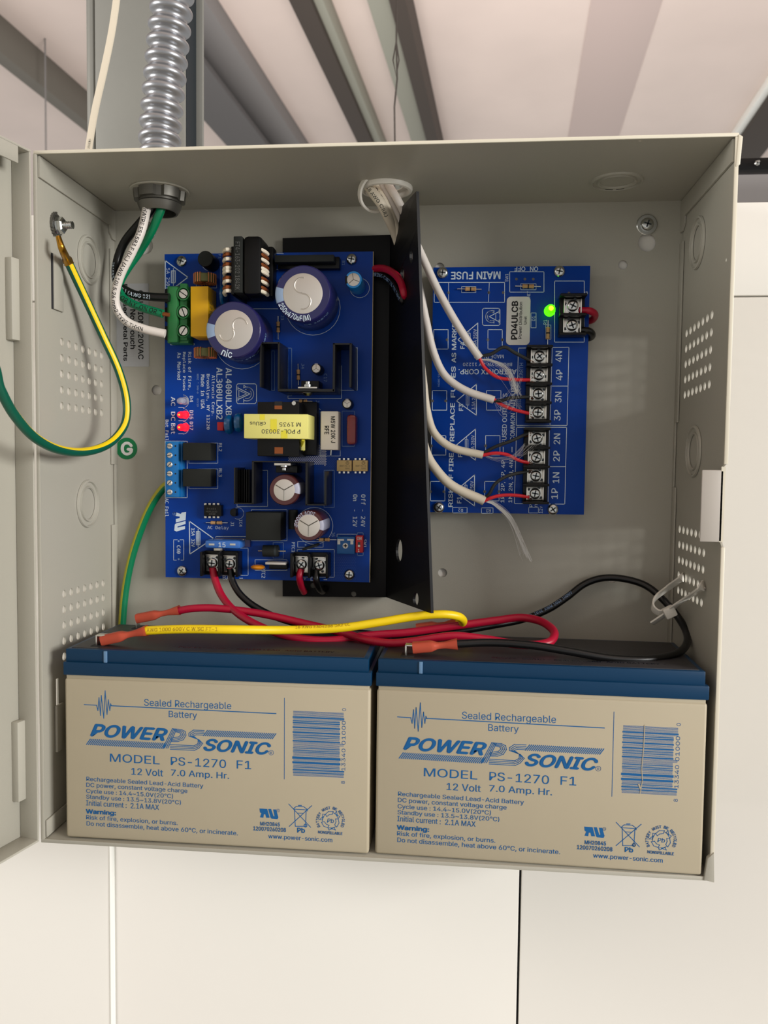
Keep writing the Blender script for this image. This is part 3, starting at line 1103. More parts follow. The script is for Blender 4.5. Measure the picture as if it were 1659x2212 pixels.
for t_, x, y, ln, h in (('J3', 610, 686, 10, 6), ('J4', 654, 791, 11, 6), ('J5', 686, 870, 11, 7), ('J6', 720, 1154, 10, 7), ('C17', 703, 816, 17, 7), ('F1', 474.5, 554, 9, 5), ('B1', 742, 568, 9, 6)):
    S1.txt(t_, x, y, ln, h, D_, mi=1)
S1.txt('NDRI \u25b2 94V-0   07/19'.replace('\u25b2', '^'), 427, 843, 68, 4.5, D_, mi=1)
S1.txt('AC Delay', 471, 1140.5, 46, 8.5, 'R')
S1.txt('+', 468.5, 1248, 6, 6); S1.txt('BAT', 493, 1248, 24, 8.5); S1.line(517.5, 1249, 524, 1249)
S1.txt('+', 658.5, 1250, 6, 6); S1.txt('DC', 679, 1251, 16, 8.5); S1.line(699.5, 1252, 706, 1252)
# maker's emblem: letters in a rounded frame, turned a quarter
S1.poly([(514, 829), (551, 829), (554, 832), (554, 868), (551, 872), (514, 872), (511, 869), (511, 832)], 1.4)
S1.arc(533, 851, 15, 1.3, -115, 115); S1.arc(533, 851, 10, 1.3, -105, 105)
S1.line(526.5, 832, 526.5, 838, 1.2); S1.line(526.5, 832, 532, 836, 1.2); S1.line(526.5, 862, 526.5, 869, 1.2)
S1.poly([(514, 838), (540, 851), (514, 863)], 1.6, False); S1.poly([(516, 843), (533, 851), (516, 858)], 1.2); S1.line(514, 836, 514, 842, 1.3); S1.line(514, 859, 514, 866, 1.3)
# recognised component mark
for q in (((0, 0), (16, 1), (21, 19), (14, 19), (12, 12), (9, 12), (8, 19), (1, 18), (4, 10), (1, 8)), ((18, 1), (24, 1), (29, 16), (31, 16), (28, 2), (34, 2), (39, 18), (37, 22), (25, 21), (23, 19))):
    S1.fill([(402 - y * 1.16, 1106 + x * 1.08) for x, y in q])
S1.arc(377, 1110, 3.6, .8, mi=1); S1.txt('R', 377, 1110, 3.5, 3.5, 'D', mi=1)
S1.poly([(409, 1126), (461, 1163), (410, 1197)], 1.9)
S1.rect(424, 1148, 432, 1177, 1.5); S1.line(428, 1143, 428, 1182, 1.2); S1.line(426.5, 1150, 426.5, 1176, .8); S1.line(429.7, 1150, 429.7, 1176, .8)
S1.poly([(383, 1166), (375, 1166), (375, 1210), (381, 1210)], 1.0, False); S1.poly([(389, 1166), (397, 1166), (397, 1210), (391, 1210)], 1.0, False)
S1.rect(357, 953, 404.5, 1075, 1.4)
for x0, y0, x1, y1 in ((408, 957, 470.5, 1000.5), (408, 1013, 470.5, 1055.5), (476, 575, 480, 619), (476, 634, 480, 652), (368, 742, 420, 745), (424, 604, 468, 622), (422, 756, 466, 774),
                       (543, 1101, 620, 1168), (466, 1159, 540, 1181), (462, 1184, 536, 1243), (551, 1209, 620, 1232), (643, 1170, 698, 1182), (642, 1187, 722, 1247), (739, 888, 766, 964),
                       (728, 1154, 770, 1160), (772, 1151, 784.5, 1200), (590, 1172, 612, 1206), (622, 752, 630, 855), (735, 751, 772, 843), (587, 758, 593, 844), (512, 1016, 578, 1094), (700, 1016, 722, 1096),
                       (592, 563, 733, 582), (692, 890, 735, 985)):
    S1.rect(x0, y0, x1, y1, .9, mi=0 if x1 - x0 > 30 else 1)
S1.poly([(622, 852), (622, 861), (738, 861), (738, 790)], 1.0, False)
S1.line(592, 547, 612, 548, 1.1); S1.poly([(658, 875), (683, 875), (692, 885)], .9, False)
S1.line(540, 667, 600, 667, 1)
for cx, cy, r in ((453, 568, 17), (523, 738, 59), (676, 665, 59), (777, 622, 21), (679, 1136, 40)):
    S1.arc(cx, cy, r, .9)
S1.arc(514, 1109, 12.5, .9, -120, 120)
for y in (867, 896, 924):
    S1.arc(394, y, 14, 1, -80, 80); S1.line(386, y + 13, 396, y + 13, 1)
for x, y in ((386, 1169), (386, 1208), (660, 1177), (683, 1176)):
    S1.disc(x, y, 2, mi=1)
FONT[0] = SANS
S1.build('silkscreen', [m_silk, m_silk_dim], board, smooth=0)['kind'] = 'stuff'
# shiny dotted ground copper in the middle and lower right of the board; pale dots paint its glints
GD = Print(YB - .05)
for i in range(-2, 40):
    for j in range(22):
        x = 583 + i * 4.1 + (j % 2) * 2.05; y = 962 + j * 2.7
        if (622 < x < 706 and 985 < y < 997 + (x - 610) * .09) or (686 < x < 706 and 960 < y < 1000):
            GD.disc(x, y, 1.25, n=6)
        elif 583 < x < 728 and 986 < y < 1016:
            GD.disc(x, y, .7, mi=1, n=6)
for i in range(16):
    for j in range(14):
        x = 706 + i * 4 + (j % 2) * 2; y = 1204 + j * 3.6
        if x < 792:
            GD.disc(x, y, .8, mi=1, n=6)
GD.build('ground_plane_dots', [mat('glint dots', (225, 225, 222), .45, .3), mat('blue glossy dots', (14, 70, 160), .3)], board, smooth=0)['kind'] = 'stuff'


def comp(x0, y0, x1, y1, h, name, m, parent=None, base=YB, bevel=.4, b0=0):
    """a block whose front face spans the pixel rectangle, h mm proud of the board"""
    a, b = at(x0, y0, base - h), at(x1, y1, base - h)
    return MB().box(a.x, b.x, base - b0, base - h, a.z, b.z).build(name, m, parent or board, bevel=bevel)


def topc(px, py, h, base=YB):
    p = at(px, py, base - h)
    return Vector((p.x, base, p.z))


def resistor(x0, y0, x1, y1, bx0, bx1, base=YB, parent=None, r=1.05):
    """axial resistor: leads between two pixels, body between fractions bx0..bx1"""
    a, b = at(x0, y0, base - 1.3), at(x1, y1, base - 1.3)
    d = b - a
    ln = d.length
    ax = d.normalized()
    o = MB().lathe([(r * .8, 0), (r, .3), (r, .9), (r * .88, 1.2), (r * .88, ln * (bx1 - bx0) - 1.2), (r, ln * (bx1 - bx0) - .9), (r, ln * (bx1 - bx0) - .3), (r * .8, ln * (bx1 - bx0))], a + d * bx0, ax, 14).build('resistor', m_rbody, parent or board)
    MB().tube([a + Vector((0, 1.2, 0)), a, b, b + Vector((0, 1.2, 0))], .26, 6).build('lead', m_nickel, o)
    mid = a + d * ((bx0 + bx1) / 2) - ax * .35
    MB().cyl(mid, r * .92, .7, ax, 14).build('colour_band', m_ink, o)
    return o


resistor(601, 683, 601, 733, .24, .70)
resistor(644, 786, 645, 832, .27, .76)
resistor(634, 866, 675, 867, .3, .72)
resistor(445, 1129, 492, 1129.5, .22, .74)
resistor(684, 1165.5, 727, 1166, .12, .66)

# --- big electrolytic capacitors
def elco(px, py, rpx, h, msl, m_st=None, st=(160, 200), disc=.7, vent='Y', base=YB, stp_dn=True, name='electrolytic_capacitor', rot=0, n=48):
    c = topc(px, py, h, base)
    R = rpx * mmpp(px, py, base - h)
    b = MB().lathe([(R * .985, 0), (R, .6), (R, h - 1.2), (R * .985, h - .5), (R * .95, h - .05), (R * disc, h)], c, n=n).build(name, msl, board)
    MB().cyl(c + Vector((0, -h + .6, 0)), R * disc, .75, n=n, bev=.25).build('metal_top', m_alu, b)
    if m_st:
        mb = MB()
        a0, a1 = st
        k = 12
        vs, fs = [], []
        for i in range(k + 1):
            t = math.radians(a0 + (a1 - a0) * i / k)
            for rr, hh in ((R + .06, .8), (R + .06, h - 1.1), (R * .99 + .05, h - .45), (R * .95, h + .02), (R * disc, h + .07)):
                vs.append((c.x + rr * math.cos(t), c.y - hh, c.z + rr * math.sin(t)))
        for i in range(k):
            for j in range(4):
                fs.append((i * 5 + j, i * 5 + j + 1, (i + 1) * 5 + j + 1, (i + 1) * 5 + j))
        mb.add(vs, fs)
        mb.build('polarity_stripe', m_st, b, smooth=60)
    v = MB()
    f = c + Vector((0, -h - .16, 0))
    rd = R * disc
    if vent == 'S':
        for s in (1, -1):
            pts = []
            for i in range(13):
                t = math.radians(rot + i / 12 * 200)
                pts.append(f + Vector((s * (rd * .38 * math.cos(t) - rd * .4 * math.cos(math.radians(rot + 200))), 0, s * (rd * .38 * math.sin(t) - rd * .4 * math.sin(math.radians(rot + 200))))))
            v.tube(pts, rd * .035, 6)
    else:
        for k in range(3):
            t = math.radians(rot + 90 + k * 120)
            v.tube([f, f + Vector((rd * .93 * math.cos(t), 0, rd * .93 * math.sin(t)))], rd * .045, 6)
    v.build('vent_score', m_alu if vent == 'S' else m_zinc, b)
    return b, c, R


def rim_text(parent, c, R, h, s, a_start, size, m, y_off, spread=1.0, side=True):
    """text round the sleeve; reads anticlockwise from a_start seen from the front"""
    vs, fs, asp = text_geo(s, .015)
    ln = asp * size * spread
    mb = MB()
    out = []
    for q_ in vs:
        x, y = q_
        t = math.radians(a_start) + x * ln / R
        if side:
            hh = h - y_off - size + y * size
            out.append((c.x + (R + .08 + q_.k * .012) * math.cos(t), c.y - hh, c.z + (R + .08 + q_.k * .012) * math.sin(t)))
        else:
            rr = R - y_off - (y) * size
            out.append((c.x + rr * math.cos(t), c.y - h - .1 - q_.k * .012, c.z + rr * math.sin(t)))
    mb.add(out, fs)
    mb.build('sleeve_lettering', m, parent, smooth=0)


b, c, R = elco(654, 634, 60.5, 28, m_navy, m_lightblue, (166, 200), .71, 'S', rot=75)
rim_text(b, c, R, 28, '250v470uF(M)', 204, 3.3, m_silk, .25, .85, side=False)
rim_text(b, c, R, 28, 'CE 105\u00b0C', 268, 2.4, m_silk_dim, 6)
b, c, R = elco(504.5, 712, 60, 28, m_navy, m_lightblue, (166, 198), .69, 'S', rot=190)
rim_text(b, c, R, 28, 'nic', 242, 3.9, m_silk, .2, side=False)
rim_text(b, c, R, 28, '250V 470uF 105C', 250, 2.4, m_silk_dim, 8)
b, c, R = elco(763.5, 604, 18.5, 17, mat('bright blue sleeve', (0, 140, 220), .3, coat=.3), m_ink, (150, 210), .76, 'Y', rot=10)
elco(683, 796, 11.3, 10, m_blackp, m_greystripe, (70, 110), .8, 'Y')
elco(749.5, 872, 11, 8, m_blackp, m_greystripe, (70, 110), .8, 'Y', rot=180)
b, c, R = elco(614, 1058.5, 33, 20, m_brownsl, m_greystripe, (-14, 28), .70, 'Y', rot=180)
b, c, R = elco(667, 1135.5, 32.5, 22, m_brownsl, m_greystripe, (-18, 22), .75, 'Y', rot=180)
rim_text(b, c, R, 22, '100V 1000uF', 62, 2.1, m_greystripe, .3, side=False)
# black round fuse cap
c = topc(443, 558.5, 13)
b = MB().cyl(c, 16.5 * .262, 13, bev=.5).build('fuse_holder', m_blackp, board)
MB().cyl(c + Vector((0, -12.9, 0)), 15 * .262, .3).build('cap', m_darkp, b)

# --- green three-way mains terminal
gt = comp(361, 618, 407, 741, 9, 'terminal_block', m_green_p, bevel=.4)
comp(362, 618, 384, 740, 13, 'wire_hood', m_green_p, gt, bevel=1.2, b0=8)
comp(388, 612, 404, 735, 11, 'screw_rail', m_green_p, gt, bevel=.5, b0=8)
for i, y in enumerate((634, 673.5, 714)):
    c = topc(395, y, 13.5); R = 14 * .26
    o = MB().lathe([(R, 6), (R, 13.2), (R * .86, 13.3), (R * .84, 10.5), (.01, 10.5)], c, n=28, cap=False).build('screw_well', m_green_p, gt)
    s = MB().lathe([(R * .76, 9), (R * .76, 12.2), (R * .66, 12.8), (.01, 12.8)], c, n=20).build('terminal_screw', m_nickel, gt)
    M = Matrix.Translation(c + Vector((0, -12.85, 0))) @ Matrix.Rotation((.6, 1.2, -1.0)[i], 4, 'Y')
    MB().box(-R * .66, R * .66, -.05, .05, -.25, .25, M=M).build('slot', m_ink, gt)
for i in range(3):
    y = 648 + i * 40
    comp(356, y - 24, 362, y + 6, 7, 'wire_mouth', m_ink, gt, bevel=.2, b0=3)

# --- small copper wound chokes
def choke(cx, cy):
    c = at(cx, cy, YB - 7.5)
    o = MB()
    pts = [c + Vector((4.4 * math.cos(2 * PI * i / 24), -5.0 * math.sin(2 * PI * i / 24), 0)) for i in range(25)]
    sec = [(-2.2, -1.4), (2.2, -1.4), (2.2, 1.4), (-2.2, 1.4)]
    core = MB().tube(pts, 0, sec=sec, up=(1, 0, 0)).build('choke', m_olive, board, bevel=.3)
    w = MB()
    for i in range(24):
        t = 2 * PI * (i + .5) / 24
        if 1.15 < t < 1.5:
            continue
        cc = c + Vector((4.4 * math.cos(t), -5.0 * math.sin(t), 0))
        er = Vector((math.cos(t), -math.sin(t), 0))
        zz = Vector((0, 0, 1))
        p = [cc + er * 1.7 + zz * 2.5, cc - er * 1.7 + zz * 2.5, cc - er * 1.7 - zz * 2.5, cc + er * 1.7 - zz * 2.5, cc + er * 1.7 + zz * 2.5]
        w.tube(p, .26, 5)
    w.build('winding', mat('bright choke copper', (196, 120, 76), .35, .35), core)['kind'] = 'stuff'
    return core


choke(443, 603)
choke(444, 763)

# --- yellow film capacitor
yc_ = comp(411.5, 618.5, 450, 726.5, 15, 'film_capacitor', m_yellow_p, bevel=.3)
for t_, zz in (('X2 MKP', 4), ('275V~', -3)):
    vs, fs, asp = text_geo(t_)
    a = at(450, 672, YB - 15)
    MB().add([(a.x + .06, YB - 13 + (1 - y) * 2.4 + (3 if zz < 0 else 0), a.z + 6 - x * 12) for x, y in vs], fs).build('lettering', m_inkgrey, yc_, smooth=0)

# --- common mode choke with white windings
h = 29
cm = comp(506, 536, 572, 634, 22, 'common_mode_choke', m_blackp, bevel=.8)
comp(499, 532, 506, 636, h - 3, 'side_plate', m_blackp, cm, bevel=.4)
pl = comp(504, 510, 523, 632, h, 'front_bar', m_darkp, cm, bevel=.5, b0=10)
comp(525, 508.5, 564, 636, h, 'front_bar', m_blackp, cm, bevel=2.2, b0=10)
comp(560, 532, 590, 640, 9, 'bobbin_base', m_blackp, cm, bevel=1)
pr = Print(YB - h - .06)
pr.txt('FT4-163-202 1842K', 513, 574, 100, 10, 'D')
pr.build('lettering', mat('faint mark', (92, 92, 90), .6), cm, smooth=0)
for sx, xx, mm in ((0, 497, 1), (1, 568, 1)):
    for k, y in enumerate((546, 556, 566, 577, 585, 592, 606, 613, 626, 634)):
        white = k in (0, 2, 4, 5, 7, 9)
        c = at(xx, y, YB - 20)
        pts = [c + Vector((4.6 * math.cos(t) * (1 if sx else -1) * .55, -7 * math.sin(t), (t - PI / 2) * .5)) for t in [PI * (i / 10) for i in range(11)]]
        MB().tube(pts, 1.05 if white else 1.0, 8).build('winding', m_w_cream if white else m_copper, cm)
# --- bridge rectifier
br_ = comp(593, 551, 721, 565, 13, 'bridge_rectifier', m_darkp, bevel=.4)
comp(600, 556, 733, 580, 5, 'lower_case', m_blackp, br_, bevel=.3)
# --- blue discs near the choke
for cx, cy in ((490, 590), (484, 640)):
    c = at(cx, cy, YB - 6)
    MB().lathe([(.01, -1.8), (4, -1.6), (6.2, -.8), (6.5, 0), (6.2, .8), (4, 1.6), (.01, 1.8)], c, (1, 0, 0), 20).build('disc_capacitor', m_disc, board)
for cx, cy, r in ((495, 917, 5.6), (516, 913, 5.6)):
    c = at(cx, cy, YB - 7)
    MB().lathe([(.01, -2.4), (r * .6, -2.3), (r * .9, -1.5), (r, 0), (r * .9, 1.5), (r * .6, 2.3), (.01, 2.4)], c, (1, 0, 0), 24).build('disc_capacitor', m_disc, board)
comp(469, 911.5, 482, 930, 6, 'film_capacitor', m_red_p, bevel=.3)

# --- U shaped black heat sinks
def heatsink(segs, h, name='heat_sink'):
    mb = MB()
    for x0, y0, x1, y1 in segs:
        a, b = at(x0, y0, YB - h), at(x1, y1, YB - h)
        mb.box(a.x, b.x, YB - .2, YB - h, b.z, a.z)
    return mb.build(name, mat('black heat sink', (20, 20, 21), .3), board, bevel=.15)


hs = heatsink([(561, 739, 564.5, 836), (561, 739, 603, 742.5), (600, 739, 603.5, 842), (600, 840, 722, 846), (719, 741, 723, 846), (719, 741, 758, 744.5), (755, 741, 759, 836)], 22)
MB().lathe([(3.3, 0), (3.3, .5), (2.2, 1.2), (1.5, 1.7)], at(665, 848, YB - 12), (0, 0, -1), 20).build('screw', m_chrome, hs)
a = at(665, 836, YB - 20)
MB().box(a.x - 5.2, a.x + 5.2, YB - 21, YB - 5, a.z - .8, a.z).build('transistor_tab', m_nickel, hs, bevel=.1)
MB().lathe([(2.4, 0), (2.4, 1.2), (1.4, 1.6), (1.4, 2.8)], a + Vector((0, 0, 0)), (0, 0, 1), 16).build('screw', m_chrome, hs)
MB().box(a.x - 4.9, a.x + 4.9, YB - 14, YB - 2, a.z, a.z + 4).build('transistor', m_blackp, hs, bevel=.3)
hs = heatsink([(505, 1010, 508, 1089), (505, 1086, 547, 1089.5), (544, 996, 548, 1089), (544, 995.5, 664, 999.5), (660, 997, 664, 1092), (660, 1089, 705, 1092.5), (701, 1018, 705, 1092)], 20)
a = at(610, 1003, YB - 20)
MB().box(a.x - 4.5, a.x + 4.5, YB - 20, YB - 5, a.z - .6, a.z + .6).build('transistor_tab', m_nickel, hs, bevel=.1)
MB().lathe([(2.2, 0), (2.2, .8), (1.3, 1.4), (1.3, 2.6)], a + Vector((1, 0, -.6)), (0, 0, -1), 16).build('screw', m_chrome, hs)
MB().box(a.x - 5, a.x + 7, YB - 14, YB - 2, a.z - 4.6, a.z - .8).build('transistor', m_blackp, hs, bevel=.3)
for x in (506.5,):
    for k in range(6):
        comp(512 + k * 5, 1014, 513.5 + k * 5, 1085, 12, 'fin_rib', m_blackp, hs, bevel=0, b0=1)

# --- transformer
tf = comp(556, 868, 646, 986, 20, 'transformer', m_blackp, bevel=.5)
comp(527, 894, 665, 948, 27, 'tape_wrap', m_tape, tf, bevel=.3, b0=4)
comp(650, 868, 684, 984, 8, 'bobbin_base', m_blackp, tf, bevel=.6)
for x0, y0, x1, y1 in ((593, 876, 609, 884), (593, 966, 611, 980)):
    comp(x0, y0, x1, y1, 20.4, 'copper_window', m_copper, tf, bevel=0, b0=19)
    comp(x0, y0 - 9 if y0 < 900 else y1, x1, y0 if y0 < 900 else y1 + 3, 20.5, 'notch', m_ink, tf, bevel=0, b0=19)
pr = Print(YB - 27.06)
for x0, y0, x1, y1 in ((561, 895, 572, 907), (584, 905, 598, 933), (607, 930, 621, 947)):
    pr.fill([(x0, y0), (x1, y0), (x1, y1), (x0, y1)], 1)
pr.lift = .05
pr.txt('P POL-30030', 607, 932, 83, 9, 'F', mi=0)
pr.txt('M 1935', 627, 917, 46, 9, 'F', mi=0)
pr.txt('cRUus', 557, 915, 34, 8, 'F', mi=0)
pr.build('lettering', [m_inkgrey, m_tape2], tf, smooth=0)
MB().tube(wpts([(655, 950, -33), (651, 962, -26), (655, 972, -20)]), .9, 6).build('yellow_lead', m_tape2, tf)
comp(648, 950, 658, 973, 14, 'tape_tail', m_tape, tf, bevel=.2, b0=12)
MB().cyl(at(635, 871, YB - 20), 1.1, .5, n=12).build('core_clip', m_nickel, tf)

# --- white cement resistor, red film capacitor, optocouplers
cr = comp(693, 888, 730, 972, 11, 'cement_resistor', m_white_p, bevel=.5)
pr = Print(YB - 11.06)
pr.txt('M5W 20K J', 719.5, 928, 56, 9, 'D', bold=.015, rot=1)
pr.txt('RFE', 706, 929, 18, 9.5, 'D', bold=.015, rot=1)
pr.build('lettering', m_ink, cr, smooth=0)
MB().tube([at(715, 972, YB - 6), at(714.5, 982, YB - 6), at(714.5, 984, YB)], .45, 6).build('lead', m_chrome, cr)
comp(748, 895, 769, 961, 9, 'film_capacitor', m_redcap, bevel=1.9)
for x0 in (727.5, 762):
    oc = comp(x0, 994, x0 + 32, 1018, 4, 'optocoupler', m_beige, bevel=.3)
    for k in range(3):
        for yy in (991.5, 1020.5):
            comp(x0 + 4 + k * 9.5, yy - 2, x0 + 8 + k * 9.5, yy + 2, 2.2, 'pin', m_nickel, oc, bevel=0)
    pr = Print(YB - 4.05)
    pr.txt('D406', x0 + 23, 1012, 9, 3.4, 'F', mi=0); pr.txt('S-96 LAND', x0 + 17, 1006.5, 22, 3.4, 'F'); pr.arc(x0 + 23, 1000, 3.4, .7)
    pr.txt('u', x0 + 23, 1000, 3, 3, 'F')
    pr.build('lettering', m_inkgrey, oc, smooth=0)

# --- relays, chips
for y0 in (956, 1012.5):
    comp(395, y0, 455, y0 + 39, 11, 'relay', m_darkp, bevel=.25)
comp(531, 1106.5, 606, 1168, 14, 'relay', m_darkp, bevel=.25)
ic = comp(440.5, 1091, 478, 1115, 4.2, 'integrated_circuit', m_blackp, bevel=.2)
for k in range(4):
    x = 443.5 + k * 9.2
    for yy in (1089, 1117):
        comp(x - 2.6, yy - 2.2, x + 2.6, yy + 2.2, 2.6, 'pin', m_nickel, ic, bevel=.1)
pr = Print(YB - 4.26)
pr.txt('P4401', 457, 1099, 20, 3.5); pr.txt('HCPL2630', 457, 1105, 24, 3.5); pr.txt('KF8F', 459, 1110.5, 14, 3.5)
pr.build('lettering', mat('faint mark', (92, 92, 90), .6), ic, smooth=0)
c = topc(505, 1107, 5)
MB().prism([(c.x + 2.3 * math.cos(math.radians(a)), c.z + 2.3 * math.sin(math.radians(a))) for a in range(60, 301, 20)], YB, YB - 5).build('transistor', m_blackp, board, bevel=.2)
a = at(633, 1122, YB - 5)
MB().cyl(a + Vector((0, 0, 5.4)), 2.6, 10.8, (0, 0, -1), 18).build('diode', m_darkp, board)
a = at(569, 1190, YB - 3.6); b = at(602, 1190, YB - 3.6)
dio = MB().cyl(a, 3.3, (b - a).length, (b - a), 24, bev=.3).build('diode', m_darkp, board)
MB().cyl(a + (b - a) * .76, 3.34, (b - a).length * .14, (b - a), 24).build('cathode_band', m_steel_dark, dio)
MB().tube([a - Vector((3, 0, 0)), b + Vector((4, 0, 0))], .45, 8).build('lead', m_nickel, dio)
# surface diode-like white tab transistor and orange disc
tt = comp(581, 1217, 620, 1230, 6, 'power_transistor', m_blackp, bevel=.3)
comp(573, 1214.5, 617, 1220.5, 12, 'metal_tab', m_alu, tt, bevel=.1, b0=4)
c = at(557, 1225, YB - 6)
MB().lathe([(.01, -1.4), (2.6, -1.3), (3.8, -.6), (4.1, 0), (3.8, .6), (2.6, 1.3), (.01, 1.4)], c, (0, 0, 1), 22).build('thermistor', m_orange, board)
a = at(672, 1181, YB - 4)
MB().box(-4.6, 4.6, -4, 3.5, -.7, .7, M=Matrix.Translation(a) @ Matrix.Rotation(math.radians(-18), 4, 'Y')).build('thermistor', m_pcb_edge if 0 else m_darkp, board, bevel=.5)
# --- blade fuse
bf = comp(442, 1166.5, 519, 1186, 13, 'blade_fuse', m_fuseblue, bevel=1.3)
pr = Print(YB - 13.06)
pr.txt('15', 479.5, 1177, 15, 10, 'R', bold=.01)
pr.build('lettering', m_silk, bf, smooth=0)
for x in (457, 502.5):
    comp(x - 6, 1174, x + 6, 1178.5, 13.1, 'contact_slot', m_nickel, bf, bevel=.05, b0=12)
comp(462, 1164, 480, 1190, 6, 'fuse_clip', m_nickel, bf, bevel=.1)
comp(516, 1165, 527, 1181, 4, 'fuse_clip', m_nickel, bf, bevel=.1)
comp(465, 1162, 540, 1182, 3, 'fuse_base', m_navy, bf, bevel=.1)

# --- blue six way screw terminal
bt = comp(357, 953, 386, 1074, 9, 'terminal_strip', m_bluep, bevel=.3)
comp(376, 953, 394, 1074, 5, 'ledge', m_bluep, bt, bevel=.3)
for k in range(6):
    y = 963.5 + k * 19.9
    c = topc(366.5, y, 9)
    MB().lathe([(2.2, 8.8), (2.2, 9.25), (1.85, 9.3), (1.8, 8.9)], c, n=20, cap=False).build('screw_well', m_bluep, bt)
    o = MB().lathe([(1.6, 8.5), (1.6, 9.2), (1.3, 9.5), (.01, 9.5)], c, n=16).build('terminal_screw', m_alu, bt)
    M = Matrix.Translation(c + Vector((0, -9.55, 0))) @ Matrix.Rotation(random.uniform(-.9, .9), 4, 'Y')
    MB().box(-1.4, 1.4, -.04, .04, -.18, .18, M=M).build('slot', m_ink, bt)
    MB().cyl(topc(379, y, 9) + Vector((0, -9.0, 0)), .5, .06, n=10).build('test_hole', m_ink, bt)

# --- LEDs
def led(px, py, m, mc=None):
    a = at(px + 7, py, YB)
    ax = (at(px - 8, py, YB - 9) - a).normalized()
    o = MB().lathe([(2.3, 0), (2.3, .8), (1.95, .8), (1.95, 6.2), (1.75, 7.4), (1.2, 8.3), (.01, 8.7)], a, ax, 20).build('led', m, board)
    if mc:
        MB().lathe([(.01, -.1), (.55, .0), (.4, .5), (.01, .6)], a + ax * 8.5, ax, 10).build('glow_centre', mc, o)


led(393, 866, m_led_clear)
led(394, 896, m_led_red, m_led_core)
led(394, 923, m_led_red, m_led_core)

# --- trimmer and DIP switch
tp = comp(728, 1159, 766, 1197, 5, 'trimmer', mat('trimmer blue', (0, 84, 150), .35), bevel=.3)
MB().cyl(topc(746, 1179, 5.3) , 1.55, 5.3, n=20).build('adjuster', m_label, tp)
for q in (0, PI / 2):
    M = Matrix.Translation(topc(746, 1179, 5.3) + Vector((0, -5.33, 0))) @ Matrix.Rotation(q, 4, 'Y')
    MB().box(-1, 1, -.03, .03, -.28, .28, M=M).build('slot', m_ink, tp)
for x0, x1 in ((729, 741), (750, 762)):
    comp(x0, 1164, x1 + 2, 1168, 5.2, 'pad', m_label, tp, bevel=0, b0=4.9)
    comp(x0 if x0 < 740 else x1 - 5, 1168, x0 + 6 if x0 < 740 else x1 + 1, 1176, 5.2, 'pad', m_label, tp, bevel=0, b0=4.9)
ds = comp(768.5, 1157, 784, 1194, 5, 'dip_switch', m_red_p, bevel=.2)
pr = Print(YB - 5.06)
pr.txt('ON', 776, 1163, 9.5, 6.5, 'R', bold=.02); pr.txt('1', 775, 1189, 3.5, 6, 'R', bold=.02)
pr.build('lettering', m_label, ds, smooth=0)
comp(773, 1171, 778, 1178, 5.05, 'slide_recess', m_steel_dark, ds, bevel=0, b0=4.9)
comp(773, 1177, 778, 1182, 5.8, 'slider', m_label, ds, bevel=.1, b0=4.9)


